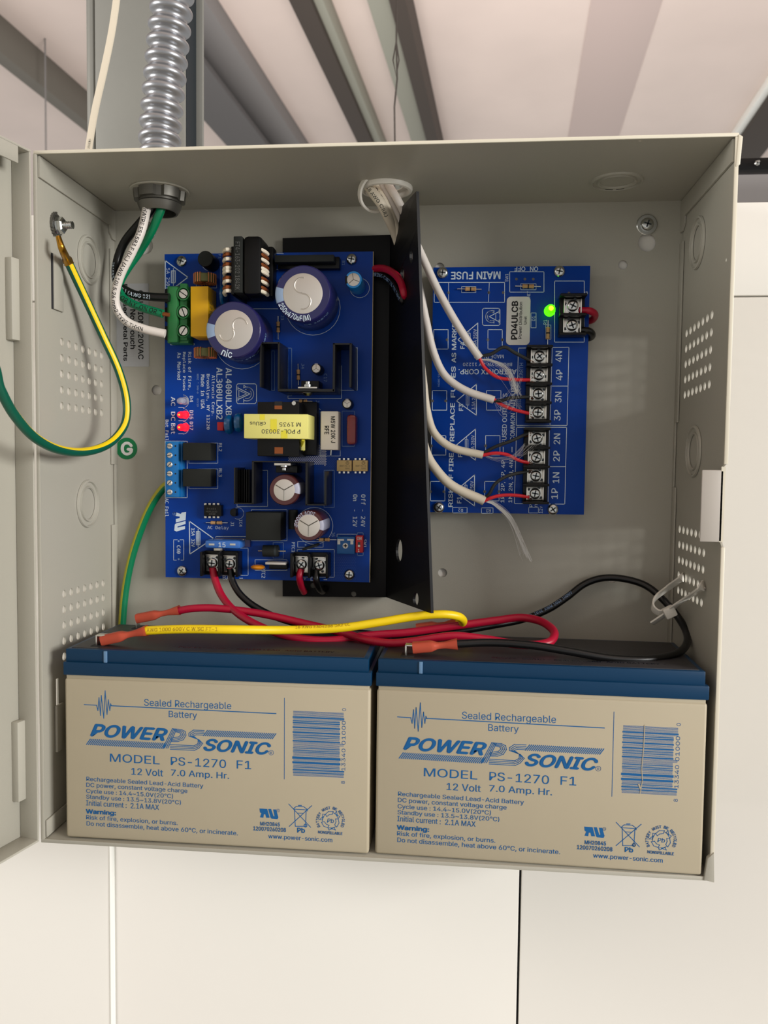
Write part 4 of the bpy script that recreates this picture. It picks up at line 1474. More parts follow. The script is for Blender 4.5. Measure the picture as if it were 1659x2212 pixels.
# --- barrier terminals
def barrier(cells, w, hpx, base, parent, horiz=True, H_=11, name='terminal_block'):
    """cells: pixel centres of the screws; w: cell pitch px; hpx: depth across px"""
    k = mmpp(*cells[0], base - 6)
    pts = [at(cx, cy, base - 6) for cx, cy in cells]
    hw, hd = w * k / 2, hpx * k / 2
    lo = Vector((min(p.x for p in pts), 0, min(p.z for p in pts))); hi = Vector((max(p.x for p in pts), 0, max(p.z for p in pts)))
    mb = MB()
    if horiz:
        o = mb.box(lo.x - hw, hi.x + hw, base, base - 4.5, lo.z - hd, hi.z + hd).build(name, m_blackp, parent, bevel=.3)
    else:
        o = mb.box(lo.x - hd, hi.x + hd, base, base - 4.5, lo.z - hw, hi.z + hw).build(name, m_blackp, parent, bevel=.3)
    order = sorted(pts, key=lambda p: p.x if horiz else p.z)
    pos = [(order[0].x if horiz else order[0].z) - hw]
    for p, q in zip(order, order[1:]):
        pos.append(((p.x + q.x) if horiz else (p.z + q.z)) / 2)
    pos.append((order[-1].x if horiz else order[-1].z) + hw)
    for v in pos:
        if horiz:
            MB().box(v - .7, v + .7, base - 1, base - H_, lo.z - hd * 1.02, hi.z + hd * 1.0).build('barrier', m_blackp, o, bevel=.45)
        else:
            MB().box(lo.x - hd * 1.06, hi.x + hd * 1.06, base - 1, base - H_, v - .7, v + .7).build('barrier', m_blackp, o, bevel=.45)
    for p in pts:
        c = Vector((p.x, base - 4.5, p.z))
        a, b_ = hw * .74, hd * .72
        if horiz:
            pl_ = MB().box(c.x - a, c.x + a, c.y, c.y - .9, c.z - b_, c.z + b_)
            pl_.box(c.x - a, c.x + a * .9, c.y, c.y - 2.4, c.z + b_ * .88, c.z + b_)
        else:
            pl_ = MB().box(c.x - b_, c.x + b_, c.y, c.y - .9, c.z - a, c.z + a)
            pl_.box(c.x - b_, c.x - b_ * .86, c.y, c.y - 2.4, c.z - a, c.z + a)
            pl_.box(c.x + b_ * .86, c.x + b_, c.y, c.y - 2.4, c.z - a, c.z + a)
        pl_.build('clamp_plate', m_nickel, o, bevel=.15)
        r = min(a, b_) * .8
        s_ = MB().lathe([(r * 1.15, .9), (r * 1.15, 1.5), (r, 1.6), (r, 2.5), (r * .8, 3.1), (r * .45, 3.3), (.01, 3.1)], c, n=24).build('terminal_screw', m_chrome, o)
        q0 = random.uniform(0, 1.5)
        cr_ = MB()
        for q in (q0, q0 + PI / 2):
            cr_.box(-r * .62, r * .62, -.05, .05, -r * .12, r * .12, M=Matrix.Translation(c + Vector((0, -3.36, 0))) @ Matrix.Rotation(q, 4, 'Y'))
        for q in range(4):
            t = q0 + PI / 4 + q * PI / 2
            cr_.cyl(c + Vector((r * 1.3 * math.cos(t), -.95, r * 1.3 * math.sin(t))), r * .28, .12, n=8)
        cr_.build('screw_recess', m_steel_dark, s_)
    return o


barrier([(459, 1216), (497, 1218)], 38, 50, YB, board)
barrier([(652, 1219), (690, 1221)], 38, 50, YB, board)

# ------------------------------------------------------------------ output board
YD = -12.0
pd = thing('distribution_board', at(1100, 840, YD), 'smaller blue distribution circuit board at right with white cables on screw terminals', 'circuit board')
a, b = at(936, 577, YD), at(1264.5, 1112, YD)
a2 = at(1272, 574, YD)
MB().box(a.x, (a2.x + b.x) / 2, YD, YD + 1.5, b.z, a2.z).build('board', m_pcb, pd, bevel=.1)
for px, py in ((956, 590), (1208, 587), (948, 1096), (1194, 1100)):
    screw(at(px, py, YD), 3.15, pd, rot=random.random())
    MB().cyl(at(px, py, YD + 1.5), 2.6, 9.2, (0, 1, 0), 6).build('standoff', m_nickel, pd)
S2 = Print(YD - .07)
F_, U_ = 'F', 'U'
S2.txt('MAIN FUSE', 1027.5, 595, 106, 16, F_, bold=.02)
S2.txt('ON', 1153.5, 581, 17, 9.5, F_, bold=.015); S2.txt('OFF', 1123, 581, 23, 9.5, F_, bold=.015)
S2.txt('ALTRONIX CORP.', 1053, 803, 125, 11, F_, bold=.015)
S2.txt('BROOKLYN, NY 11220', 1053, 786.5, 106, 8.5, F_)
S2.txt('MADE IN USA', 1055, 770, 66, 8, F_)
S2.txt('RISK OF FIRE', 974, 1037, 116, 9.5, U_, bold=.02)
S2.txt('REPLACE', 977, 912, 82, 9.5, U_, bold=.02)
S2.txt('FUSES', 979, 825, 66, 9.5, U_, bold=.02)
S2.txt('AS MARKED', 981, 735, 96, 9.5, U_, bold=.02)
for t_, x, y in (('F4', 999, 746), ('F3', 996, 880), ('F2', 994, 980), ('F1', 992, 1080)):
    S2.txt(t_, x, y, 14, 9, U_, bold=.02)
S2.txt('1P, 2P, 3P, 4P', 1087, 1040, 92, 10, U_, bold=.012)
S2.line(1087, 976, 1087, 966, 1.6)
S2.txt('FUSED OUTPUTS', 1090, 904, 108, 10, U_, bold=.012)
S2.txt('1N, 2N, 3N, 4N', 1104, 1040, 92, 10, U_, bold=.012)
S2.line(1106, 976, 1106, 966, 1.6)
S2.txt('COMMON OUTPUTS', 1108, 890, 124, 10, U_, bold=.012)
for t_, x, y in (('4N', 1207, 770), ('4P', 1208, 810), ('3N', 1206, 858), ('3P', 1204, 897), ('2N', 1203, 948), ('2P', 1202, 985), ('1N', 1201, 1032), ('1P', 1198, 1066)):
    S2.txt(t_, x, y, 23, 14, U_, bold=.012)
# output frames
S2.poly([(1120, 752), (1229, 750), (1225, 919), (1115, 919)], 1.3); S2.line(1193, 751, 1188, 919, 1.2); S2.line(1193, 834, 1227, 834, 1.2)
S2.poly([(1116, 923), (1224, 923), (1220, 1089), (1111, 1088)], 1.3); S2.line(1187, 923, 1184, 1089, 1.2); S2.line(1187, 1008, 1221, 1008, 1.2)
S2.rect(1198, 607, 1262, 739, 1.4)
S2.txt('S', 1266, 633, 7, 7, U_); S2.txt('SW1', 1094.5, 600, 17, 7, U_); S2.txt('INIT', 1142, 638, 18, 6.5, U_)
S2.txt('EARTH', 1126, 800, 32, 8, U_, mi=1); S2.txt('A MISSING OUT', 1122, 862, 60, 7, U_, mi=1)
S2.txt('R1', 1177.5, 696, 10, 7, U_); S2.txt('D1', 1152.5, 688, 10, 7, U_)
S2.txt('R2', 995, 1102, 10, 7, F_); S2.txt('R3', 1055, 1103, 10, 7, F_)
S2.txt('12v', 1168, 1101, 15, 8, U_); S2.txt('P', 1147, 1092, 6, 7, U_); S2.txt('n', 1158, 1092, 6, 6, U_)
S2.rect(978, 1096, 1009, 1108, 1.1); S2.rect(1040, 1097, 1065, 1109, 1.1); S2.rect(1142, 1096, 1163, 1108, 1.1)
S2.rect(1101, 587, 1175, 631, 1.3); S2.rect(938, 610, 1090, 653, 1.3); S2.line(969, 610, 969, 653, 1.1); S2.line(1057, 610, 1055, 653, 1.1)
S2.rect(1125, 613, 1158, 626, 1.0); S2.rect(997, 619, 1028, 632, 1.0); S2.rect(1179, 702, 1190, 733, 1.0); S2.rect(1147, 676, 1158, 708, 1.0)
for y, dx in ((733, 0), (865, -3), (962, -5), (1061, -7)):
    for x in (937 + dx, 1054 + dx):
        S2.rect(x, y - 21, x + 31, y + 21, 1.3)
    for x in (937, 966, 1054, 1085):
        S2.disc(x + dx, y + 1, 3.2, mi=2)
    # warning triangle with fuse symbol
    S2.poly([(989 + dx, y + 1), (1032 + dx, y - 35), (1032 + dx, y + 32)], 1.8)
    S2.txt('3.5A 250V', 1026 + dx, y - 1, 42, 7, U_)
    S2.rect(1010 + dx, y - 13, 1016 + dx, y + 10, .9); S2.line(1013 + dx, y - 18, 1013 + dx, y + 16, .9)
# maker's emblem
S2.poly([(1045, 666), (1077, 666), (1080, 669), (1080, 700), (1077, 703), (1045, 703), (1042, 700), (1042, 669)], 1.4)
S2.arc(1062, 684, 13, 1.2, 65, 295); S2.arc(1062, 684, 9, 1.2, 70, 290)
S2.line(1067, 671, 1067, 676, 1.1); S2.line(1067, 692, 1067, 698, 1.1)
S2.poly([(1078, 673), (1057, 684), (1078, 695)], 1.5, False); S2.line(1078, 670, 1078, 677, 1.1); S2.line(1078, 691, 1078, 698, 1.1); S2.line(1071, 677, 1071, 692, 1)
S2.txt('NDRI 94V-0', 948, 814, 42, 4, U_, mi=1)
for x, y in ((1115.5, 603), (1134, 603), (1152, 603), (940, 632), (969, 632), (1056, 632), (1087, 632), (1229, 633)):
    S2.disc(x, y, 3, mi=2)
S2.build('silkscreen', [m_silk, m_silk_dim, mat('tinned hole', (96, 92, 88), .5, .4)], pd, smooth=0)['kind'] = 'stuff'
# label on the board
a, b = at(1095, 641, YD - .3), at(1144, 745, YD - .3)
lb = MB()
rr = 2.2
pts = []
for cx_, cz_, a0 in ((b.x - rr, a.z - rr, 0), (a.x + rr, a.z - rr, 90), (a.x + rr, b.z + rr, 180), (b.x - rr, b.z + rr, 270)):
    for k in range(6):
        t = math.radians(a0 + k * 18)
        pts.append((cx_ + rr * math.cos(t), cz_ + rr * math.sin(t)))
lab = lb.prism(pts, YD, YD - .35).build('rating_label', m_label, pd)
pr = Print(YD - .4)
pr.txt('PD4ULCB', 1111.5, 692, 82, 13, U_, bold=.03)
pr.txt('Power Distribution', 1124, 692, 79, 7, U_, bold=.012); pr.txt('Unit', 1135, 692, 17, 6, U_, bold=.012)
pr.build('lettering', m_ink, lab, smooth=0)
resistor(988, 624, 1040, 625, .32, .78, YD, pd, 1.2)
resistor(1113, 618, 1168, 619, .28, .74, YD, pd, 1.2)
resistor(1184, 692, 1183, 744, .28, .78, YD, pd, 1.1)
# green LED
a = at(1187, 672, YD)
gl = MB().lathe([(3.0, 0), (3.0, 1), (2.6, 1), (2.6, 5.6), (2.35, 7), (1.6, 8.1), (.01, 8.5)], a, (0, -1, 0), 24).build('led', m_led_green, pd)
MB().lathe([(.01, 8.5), (1.3, 8.5), (1.0, 8.8), (.01, 8.9)], a, (0, -1, 0), 14).build('glow_centre', m_led_gcore, gl)
barrier([(1165, 770), (1164, 810), (1162.5, 851), (1161.5, 891)], 40, 52, YD, pd, horiz=False)
barrier([(1160, 947), (1158.5, 988), (1157, 1028), (1155.5, 1066)], 40, 52, YD, pd, horiz=False)
barrier([(1237, 661), (1235.5, 703)], 42, 54, YD, pd, horiz=False)
for (x, y, ang_) in ((1250, 660, 0), (1249, 703, 0)):
    pass

wire('output_wire', [(1253, 670, -16.5), (1262, 671, -17.5), (1272, 671, -18), (1283, 676, -16), (1285, 684, -11), (1277, 692, -7), (1262, 694, -6)], 1.9, m_w_red, 'short red lead curling off the top right terminal of the right board')
wire('output_wire', [(1253, 713, -16.5), (1262, 714, -17.5), (1272, 715, -17), (1279, 721, -14), (1277, 728, -9), (1266, 732, -7)], 1.9, m_w_black, 'short black lead curling under the red one at the right board')

# ------------------------------------------------------------------ white cables with their conductors
def strands(a, b, n, spread, sag, name, parent, r=.09, tipspread=1.0, m=m_fiber):
    mb = MB()
    for i in range(n):
        o = Vector((random.gauss(0, spread), random.gauss(0, spread * .6), random.gauss(0, spread)))
        mid = (a + b) / 2 + o * 1.3 + Vector(sag)
        e = b + o * tipspread + (b - a) * random.uniform(-.12, .02)
        mb.tube(spline([a + o * .1, (a * 2 + mid) / 3 + o * .2 + Vector(sag) * .3, mid, e], 5), r, 4, cap=False)
    o = mb.build(name, m, parent)
    o['kind'] = 'stuff'
    return o


def cable(path, r, label, end, red, black, fib=None, m=m_w_white):
    S = spline(wpts(path), 10)
    t = thing('signal_cable', S[-1], label, 'cable', None)
    MB().tube(S, r, 16).build('jacket', m, t, smooth=60)
    MB().tube(spline(wpts(red), 8), .95, 10).build('red_conductor', m_w_red2, t)
    MB().tube(spline(wpts(black), 8), .95, 10).build('black_conductor', mat('dull black insulation', (40, 42, 42), .5), t)
    for q in (red[-1], black[-1]):
        strands(at(q[0] - 3, q[1], q[2]), at(q[0] + 8, q[1] + 3, q[2]), 7, .7, (0, 0, 0), 'copper_strands', t, .13, m=m_copper)
    for f in fib or []:
        strands(at(*f[0]), at(*f[1]), f[2], f[3], f[4], 'pull_fibres', t, f[5] if len(f) > 5 else .05)
    return t


ye = -16
yt = y_c
c4 = cable([(838, 322, 20), (841, 345, yt + 14), (840, 372, yt), (838, 395, yt), (858, 430, yt - 1), (882, 480, -24), (897, 520, -24), (915, 560, -24), (945, 625, -24), (975, 680, -24), (1006, 730, -23), (1036, 773, -20)], 2.15,
           'uppermost white cable, leading to the terminals marked 4', None,
           [(1034, 770, -19), (1048, 795, -18), (1075, 815, -19), (1110, 820, -20), (1145, 821, -18)],
           [(1034, 770, -19), (1060, 765, -20), (1089, 750, -21), (1112, 762, -20), (1145, 779, -18)],
           [((1036, 776, -19), (1122, 855, -22), 26, .5, (4, 0, 4), .05), ((1040, 780, -19), (1120, 850, -20), 6, 1.6, (3, -1, 3), .03)])
c3 = cable([(822, 322, 20), (824, 345, yt + 15), (822, 372, yt + 2), (822, 395, yt + 2), (842, 432, yt + 2), (870, 490, -21), (893, 560, -19), (910, 640, -20), (922, 700, -20), (938, 765, -20), (962, 812, -20), (1005, 843, -20), (1067, 864, -19)], 2.1,
           'white cable ending at the terminals marked 3, with curly white fibres', None,
           [(1066, 862, -18.5), (1085, 875, -19), (1110, 885, -20), (1143, 893, -18)],
           [(1066, 866, -18), (1082, 866, -20), (1100, 860, -21), (1145, 857, -18)],
           [((1068, 866, -18), (1112, 850, -24), 9, 1.8, (2, -2, -5), .03), ((1068, 868, -18), (1130, 815, -22), 6, 1.2, (3, 0, -3), .03), ((1068, 866, -18), (1120, 880, -22), 7, 1.6, (0, -2, 2), .03)])
c2 = cable([(806, 322, 20), (808, 345, yt + 13), (806, 375, yt - 2), (808, 398, yt - 2), (832, 440, yt), (868, 520, -17), (893, 620, -15), (905, 740, -16), (915, 830, -18), (922, 885, -19), (938, 935, -20), (975, 966, -20), (1043, 983, -19)], 2.15,
           'white cable ending at the terminals marked 2, wispy fibres beside it', None,
           [(1040, 984, -18.5), (1068, 979, -20), (1095, 982, -20), (1120, 994, -20), (1142, 1000, -18)],
           [(1040, 981, -18), (1070, 965, -20), (1105, 952, -21), (1140, 936, -18)],
           [((1045, 984, -18), (1140, 960, -24), 12, 1.0, (4, -1, -4), .03), ((1120, 985, -20), (1155, 955, -24), 8, 1.0, (0, -1, 0), .03)], m=m_w_cream)
c1 = cable([(790, 322, 20), (794, 348, yt + 10), (793, 380, yt - 5), (796, 402, yt - 5), (826, 445, yt - 3), (862, 530, -13), (888, 660, -13), (899, 800, -14), (908, 920, -16), (918, 970, -18), (935, 1005, -20), (975, 1048, -21), (1046, 1082, -19)], 2.6,
           'thickest white cable, lowest, with a tuft of pale fibre hanging down', None,
           [(1042, 1084, -18.5), (1062, 1075, -20), (1085, 1070, -20), (1115, 1070, -20), (1142, 1074, -18)],
           [(1042, 1079, -18), (1056, 1068, -20), (1070, 1045, -21), (1092, 1030, -21), (1115, 1023, -20), (1142, 1018, -18)],
           [((1044, 1082, -19), (1146, 1210, -14), 44, .42, (2, 0, 6), .09), ((1046, 1080, -19), (1135, 1212, -14), 8, 1.3, (3, 0, 6), .04)], m=m_w_cream)
mb = MB()
path_text(mb, 'CL3R CMR', spline(wpts([(806, 375, yt - 2), (808, 398, yt - 2), (832, 440, yt), (868, 520, -17)]), 10), 8, 2.4, 2.15, .3)
mb.build('printed_marking', m_inkgrey, c2, smooth=0)
mb = MB()
path_text(mb, '18 AWG C(UL)', spline(wpts([(793, 380, yt - 5), (796, 402, yt - 5), (826, 445, yt - 3), (862, 530, -13)]), 10), 6, 2.2, 2.6, .3)
mb.build('printed_marking', m_inkgrey, c1, smooth=0)
# bushing ring in the knockout and tie ring round the cables
gro = thing('cable_grommet', (x_c, y_c, H), 'off white plastic rim lining the cable hole in the cabinet top', 'grommet')
MB().lathe([(12.3, 2), (13.6, 2), (13.8, -1.2), (13.2, -2.2), (12.0, -2.4), (11.6, -1.2), (11.6, 2)], (x_c, y_c, H - T / 2), (0, 0, 1), 36, cap=False).build('rim', m_nylon, gro)
MB().lathe([(11.7, .5), (8.5, .5), (8.5, .9), (11.7, .9)], (x_c, y_c, H - T / 2), (0, 0, 1), 36, cap=False).build('lip', m_nylon, gro)
tr = thing('cable_tie', at(808, 420, yt - 9), 'off white tie ring hanging round the white cables below the entry', 'cable tie')
pts = []
c0 = at(812, 417, yt - 3)
ux = Vector((.62, -.1, .78)).normalized(); uy = Vector((-.5, -.6, .1)); uy = (uy - ux * uy.dot(ux)).normalized()
for i in range(33):
    t_ = 2 * PI * i / 32
    pts.append(c0 + ux * (9.2 * math.cos(t_)) + uy * (10.5 * math.sin(t_)))
MB().tube(pts, 0, sec=[(-.65, -1.3), (.65, -1.3), (.65, 1.3), (-.65, 1.3)], up=tuple(ux.cross(uy)), cap=False).build('strap', m_nylon, tr, bevel=.2)
MB().box(-2, 2, -1.5, 1.5, -1.8, 1.8, M=Matrix.Translation(c0 + ux * 9.8)).build('head', m_nylon, tr, bevel=.4)

# ------------------------------------------------------------------ batteries
Y0 = -87.16
bat = thing('battery', at(470, 1830, Y0 + 32), 'left sealed lead-acid battery with blue lid, under the yellow lead terminal', 'battery', 'twin sealed batteries on the cabinet floor')
ba = at(139, 1455, Y0); bb = at(803, 1480, Y0)
X0, X1 = ba.x - .5, at(801, 1600, Y0).x
ZB = .6
ZL = at(470, 1470, Y0).z            # case / lid joint
ZS = at(470, 1440, Y0 + 1).z        # step in the lid
ZT = at(470, 1411, Y0 + 2).z        # top of the lid
Y1 = Y0 + 65
MB().box(X0 + .5, X1 - .5, Y0, Y1, ZB, ZL - 1.6).build('case', m_batt, bat, bevel=1.3, seg=3)
MB().box(X0 + 1.2, X1 - 1.2, Y0 + .7, Y1 - .7, ZL - 2.4, ZL + .5).build('case_neck', m_batt, bat, bevel=.3)
lid = MB().box(X0, X1, Y0 - .3, Y1 + .3, ZL, ZS).build('lid', m_lid, bat, bevel=.5)
MB().box(X0 + .8, X1 - 1.6, Y0 + .9, Y1 - .6, ZS - .3, ZT).build('upper_step', m_lid, lid, bevel=.5)
MB().box(X0 + 3, X1 - 4, Y0 + 3, Y1 - 3, ZT - .2, ZT + .25).build('top_recess', m_ledge, lid, bevel=.15)
a = at(227, 1416, Y0 + .6)
MB().box(a.x - .7, a.x + 1.0, Y0 + .3, Y0 + 2, ZS + .1, ZT - .6).build('lid_notch', mat('pale chip', (96, 132, 168), .4), lid, bevel=.15)
# terminals: two tabs at the left end
ty0, ty1 = at_z(215, 1394, ZT).y, -32
TX = at_z(215, 1394, ZT).x
for yy, xx in ((ty0, TX), (ty1, TX + 2.5)):
    o = MB().box(xx - 3, xx + 3.4, yy - 4, yy + 4, ZT - .1, ZT + .5).build('terminal_base', m_ink, bat, bevel=.2)
    mb = MB()
    mb.box(xx - 1, xx - .2, yy - 2.4, yy + 2.4, ZT, ZT + 5.6)
    mb.box(xx - 1, xx + 7, yy - 2.4, yy + 2.4, ZT + 5, ZT + 5.7)
    mb.build('terminal', m_nickel, o, bevel=.15)
# embossing on top
mt = MB()
vs, fs, asp = text_geo('- POWER-SONIC - SEALED LEAD-ACID BATTERY -', .01)
mt.add([(X0 + 52 + x * 84, Y0 + 10 + y * 2.6, ZT + .32) for x, y in vs], fs)
mt.build('embossed_lettering', mat('dark glossy emboss', (22, 34, 50), .15), bat, smooth=0)

B1 = Print(Y0 - .06)
B1.line(182, 1522, 209, 1523.5, 1.6)
zz = [(475, 370), (487, 415), (497, 292), (511, 460), (519, 272), (542, 487), (555, 228), (573, 452), (585, 312), (599, 415), (607, 350), (615, 370)]
zz = [(100 + x / 4.366, 1440 + y / 4.366) for x, y in zz]
B1.poly(zz, 1.5, False)
B1.line(240, 1524.5, 596, 1541.5, 1.9)
B1.line(614.6, 1508, 614.2, 1683, 1.2)
B1.txt('Sealed Rechargeable', 405, 1523, 188, 19)
B1.txt('Battery', 395, 1545.5, 61, 17.5)
B1.txt('POWER', 278, 1582, 164, 25.5, bold=.032, shear=.32, rot=-1.2)
B1.txt('SONIC', 512, 1613, 142, 25, bold=.032, shear=.32, rot=-1.2)


def hatch(x0, y0, x1, y1, h, n, sh=8, w=1.9):
    for i in range(n):
        t = i / (n - 1)
        x, y = x0 + (x1 - x0) * t, y0 + (y1 - y0) * t
        B1.line(x, y, x + sh, y - h, w)


hatch(187, 1608, 352, 1617, 11, 42)
for k in range(4):      # the P and S drawn in four parallel lines
    d = k * 3.4
    B1.poly([(352 + d * 1.05, 1616), (372 + d * .9, 1575 + d * .1), ], 1.6, False)
    B1.poly([(372 + d * .9, 1574 + d * .7), (392 - d * .3, 1576 + d * .7), (400 - d, 1580 + d * .5), (402 - d * 1.05, 1588 - d * .1), (396 - d, 1598 - d * .6), (384 - d, 1602 - d * .8), (370 - d * .1, 1602 - d * .6)], 1.5, False)
    B1.poly([(441, 1578 + d), (418 + d * .6, 1577 + d), (408 + d, 1584 + d * .5), (408 + d, 1590), (430 - d * .2, 1598), (438 - d, 1606), (430 - d, 1616 - d * .5), (420 - d * .5, 1621 - d), (368, 1618.5 - d)], 1.5, False)
hatch(440, 1589, 588, 1596, 11, 38)
B1.txt('R', 586, 1626, 4, 5); B1.arc(586, 1626, 5, .8)
B1.txt('MODEL', 291, 1639.5, 107, 17.5, bold=.004, rot=-.5)
B1.txt('PS-1270', 428.5, 1647, 119, 18, bold=.004, rot=-.5)
B1.txt('F1', 527, 1652, 31, 17.5, bold=.004)
B1.txt('12 Volt', 318, 1668, 68, 14.5, bold=.008, rot=-.4)
B1.txt('7.0 Amp. Hr.', 432, 1674, 125, 17, bold=.008, rot=-.4)
for t_, x1, y, b_ in (('Rechargeable Sealed Lead-Acid Battery', 438, 1691, 0), ('DC power, constant voltage charge', 404, 1703, 0), ('Cycle use : 14.4~15.0V(20\u00b0C)', 373, 1715, 0),
                      ('Standby use : 13.5~13.8V(20\u00b0C)', 390, 1728, 0), ('Initial current :  2.1A MAX', 343, 1739, 0), ('Warning:', 250, 1755.5, .03),
                      ('Risk of fire, explosion, or burns.', 383, 1772.5, 0), ('Do not disassemble, heat above 60\u00b0C, or incinerate.', 512, 1790, 0)):
    B1.txt(t_, (186 + x1) / 2, y, x1 - 186, 11.5, bold=.008 + b_, rot=-.6)
# bar code: horizontal bars stacked down the face
yb0 = 1535.5
widths = [1, 1, 1, 1, 1, 1, 3.6, 1, 1, 2.4, 3, 1, 1, 1, 3.6, 1, 1, 1, 3.6, 1, 2.2, 1, 2.2, 1, 1, 3.4, 1, 1, 1, 1, 1, 1, 2.2, 1, 2.2, 2, 1, 1, 1, 1, 5.5, 1, 1, 5, 1, 1, 1, 2.2, 1, 3.2, 1, 2.4, 1, 1, 1]
gaps = []
tot_ = sum(widths)
g_ = (140 - tot_) / (len(widths) - 1)
y = yb0
for i, w_ in enumerate(widths):
    long = i < 8 or i > len(widths) - 7 or 26 <= i <= 28
    xr_ = 742.5 if long else 733.5
    yy = y + w_ / 2
    B1.line(634, yy, xr_ - .5, yy + (xr_ - 634) * .043, w_ * .95)
    y += w_ + g_ * (.75 + .5 * ((i * 7) % 5) / 4)
B1.txt('13340', 742, 1641, 48, 8, 'U'); B1.txt('01000', 742.5, 1583, 52, 8, 'U')
B1.txt('0', 743.5, 1533, 6, 8, 'U'); B1.txt('8', 741, 1690, 6, 8, 'U')
# recognised component mark
def quad_logo(ox, oy, s):
    B1.fill([(ox + p[0] * s, oy + p[1] * s) for p in ((0, 0), (16, 1), (21, 19), (14, 19), (12, 12), (9, 12), (8, 19), (1, 18), (4, 10), (1, 8))])
    B1.fill([(ox + p[0] * s, oy + p[1] * s) for p in ((18, 1), (24, 1), (29, 16), (31, 16), (28, 2), (34, 2), (39, 18), (37, 22), (25, 21), (23, 19))])
quad_logo(560.5, 1746.5, 1.05)
B1.arc(600.5, 1751, 3.2, .7); B1.txt('R', 600.5, 1751, 2.6, 3)
B1.txt('MH20845', 583.5, 1780, 42, 8, bold=.02); B1.txt('120070260208', 582.5, 1791, 70, 8.5, bold=.02)
B1.line(624, 1737, 671, 1787, 1.5); B1.line(673.5, 1740.5, 625, 1785, 1.5)
B1.poly([(636, 1748), (638, 1785), (660, 1785), (661.5, 1750)], 1.5, False)
B1.poly([(634, 1747), (640, 1742), (656, 1742.5), (663, 1748), (664, 1752)], 1.5, False); B1.line(645, 1740, 651, 1740, 2); B1.line(636, 1748, 663, 1749.5, 1.4); B1.line(643, 1756.5, 655, 1757, 1.2)
B1.arc(660, 1783.5, 3, 1.6)
B1.txt('Pb', 650.5, 1793.5, 16, 10, bold=.03)
# recycling ring: three bent arrows with circular lettering
cx_, cy_ = 714, 1772
for k in range(3):
    a0 = math.radians(-90 + k * 120)
    def rp(u, v):
        return (cx_ + u * math.cos(a0) - v * math.sin(a0), cy_ + u * math.sin(a0) + v * math.cos(a0))
    B1.poly([rp(13, -11), rp(19, -4), rp(19, 6), rp(13, 4), rp(12, -3), rp(8, -8)], 1.3)
    B1.poly([rp(16, 7), rp(10, 15), rp(20, 13), rp(15, 10), rp(4, 17), rp(8, 20)], 1.2)
B1.txt('Pb', 714, 1773, 15, 9, bold=.01, shear=.2)
s_ = 'BATTERY MUST BE RECYCLED'
for i, ch in enumerate(s_):
    if ch == ' ':
        continue
    ad = 205 - i * (230 / (len(s_) - 1))
    t = math.radians(ad)
    B1.txt(ch, cx_ + 28 * math.cos(t), cy_ + 1 - 28 * math.sin(t), 3.9, 5.6, bold=.02, rot=ad - 90)
B1.txt('NONSPILLABLE', 713.5, 1799, 52, 6, bold=.02, rot=-1)
B1.txt('www.power-sonic.com', 648.5, 1811.5, 138, 12, bold=.012, rot=-.5)
B1.build('printed_face', m_print, bat, smooth=0)['kind'] = 'stuff'
off = at(1171, 1650, Y0).x - at(470, 1600, Y0).x
off = at(813, 1600, Y0 - .6).x - X0
bat2 = copy_tree(bat, (off, -.6, 0))
bat2.rotation_euler.z = math.radians(-1.3)
sx = (at(1526, 1650, Y0 - .6).x - at(813, 1650, Y0 - .6).x) / (X1 - X0)
print('battery width', X1 - X0, 'second scale', sx, 'zs', ZL, ZS, ZT)
sc = Print(Y0 - .2)       # the scratch across the right battery's bar code (built in the left one's frame, then moved over)
sc.poly([(676, 1535), (675, 1580), (672, 1625), (674, 1650), (670, 1676)], 1.6, False)
sc.poly([(667, 1658), (671, 1668)], 3, False)
sc = sc.build('scratch', m_batt, bat, smooth=0)
sc.parent = bat2
bat2['label'] = 'right sealed lead-acid battery with blue lid and a scratched bar code'
bat['label'] = 'left sealed lead-acid battery with blue lid, beside the open door'

# ------------------------------------------------------------------ battery leads and spade connectors
def spade(parent, p0, p1, wi=2.7):
    """red insulated push-on connector from the battery tab p0 to the wire p1"""
    p0, p1 = Vector(p0), Vector(p1)
    d = p1 - p0
    f = lambda u: wi * (1.0 if u < .42 else (.62 if u < .72 else .85))
    N = 24
    pts = [p0 + d * (i / N) for i in range(N + 1)]
    T_ = d.normalized(); side = T_.cross(Vector((0, 0, 1))).normalized(); up_ = side.cross(T_)
    mb = MB(); vs = []; fs = []
    for i, p in enumerate(pts):
        u = i / N
        w = 3.3 * (1 if u < .45 else (1 - (u - .45) / .15 * .45 if u < .6 else .55 if u < .72 else .55 + (u - .72) * .9))
        hh = 2.75 * (1 if u < .40 else (1 - (u - .40) / .15 * .42 if u < .55 else (.58 if u < .72 else .58 + (u - .72) * 1.5)))
        for j in range(12):
            t = 2 * PI * j / 12
            ct, st_ = math.cos(t), math.sin(t)
            vs.append(p + side * (w * math.copysign(abs(ct) ** .6, ct)) + up_ * (hh * math.copysign(abs(st_) ** .6, st_)))
    for i in range(N):
        for j in range(12):
            fs.append((i * 12 + j, i * 12 + (j + 1) % 12, (i + 1) * 12 + (j + 1) % 12, (i + 1) * 12 + j))
    fs.append(tuple(range(11, -1, -1)))
    o = mb.add(vs, fs).build('spade_connector', m_spade, parent, smooth=50)
    MB().tube([p0 + d * .12, p0 + d * .8], 1.1, 8).build('crimp_barrel', m_brass, o)
    return o


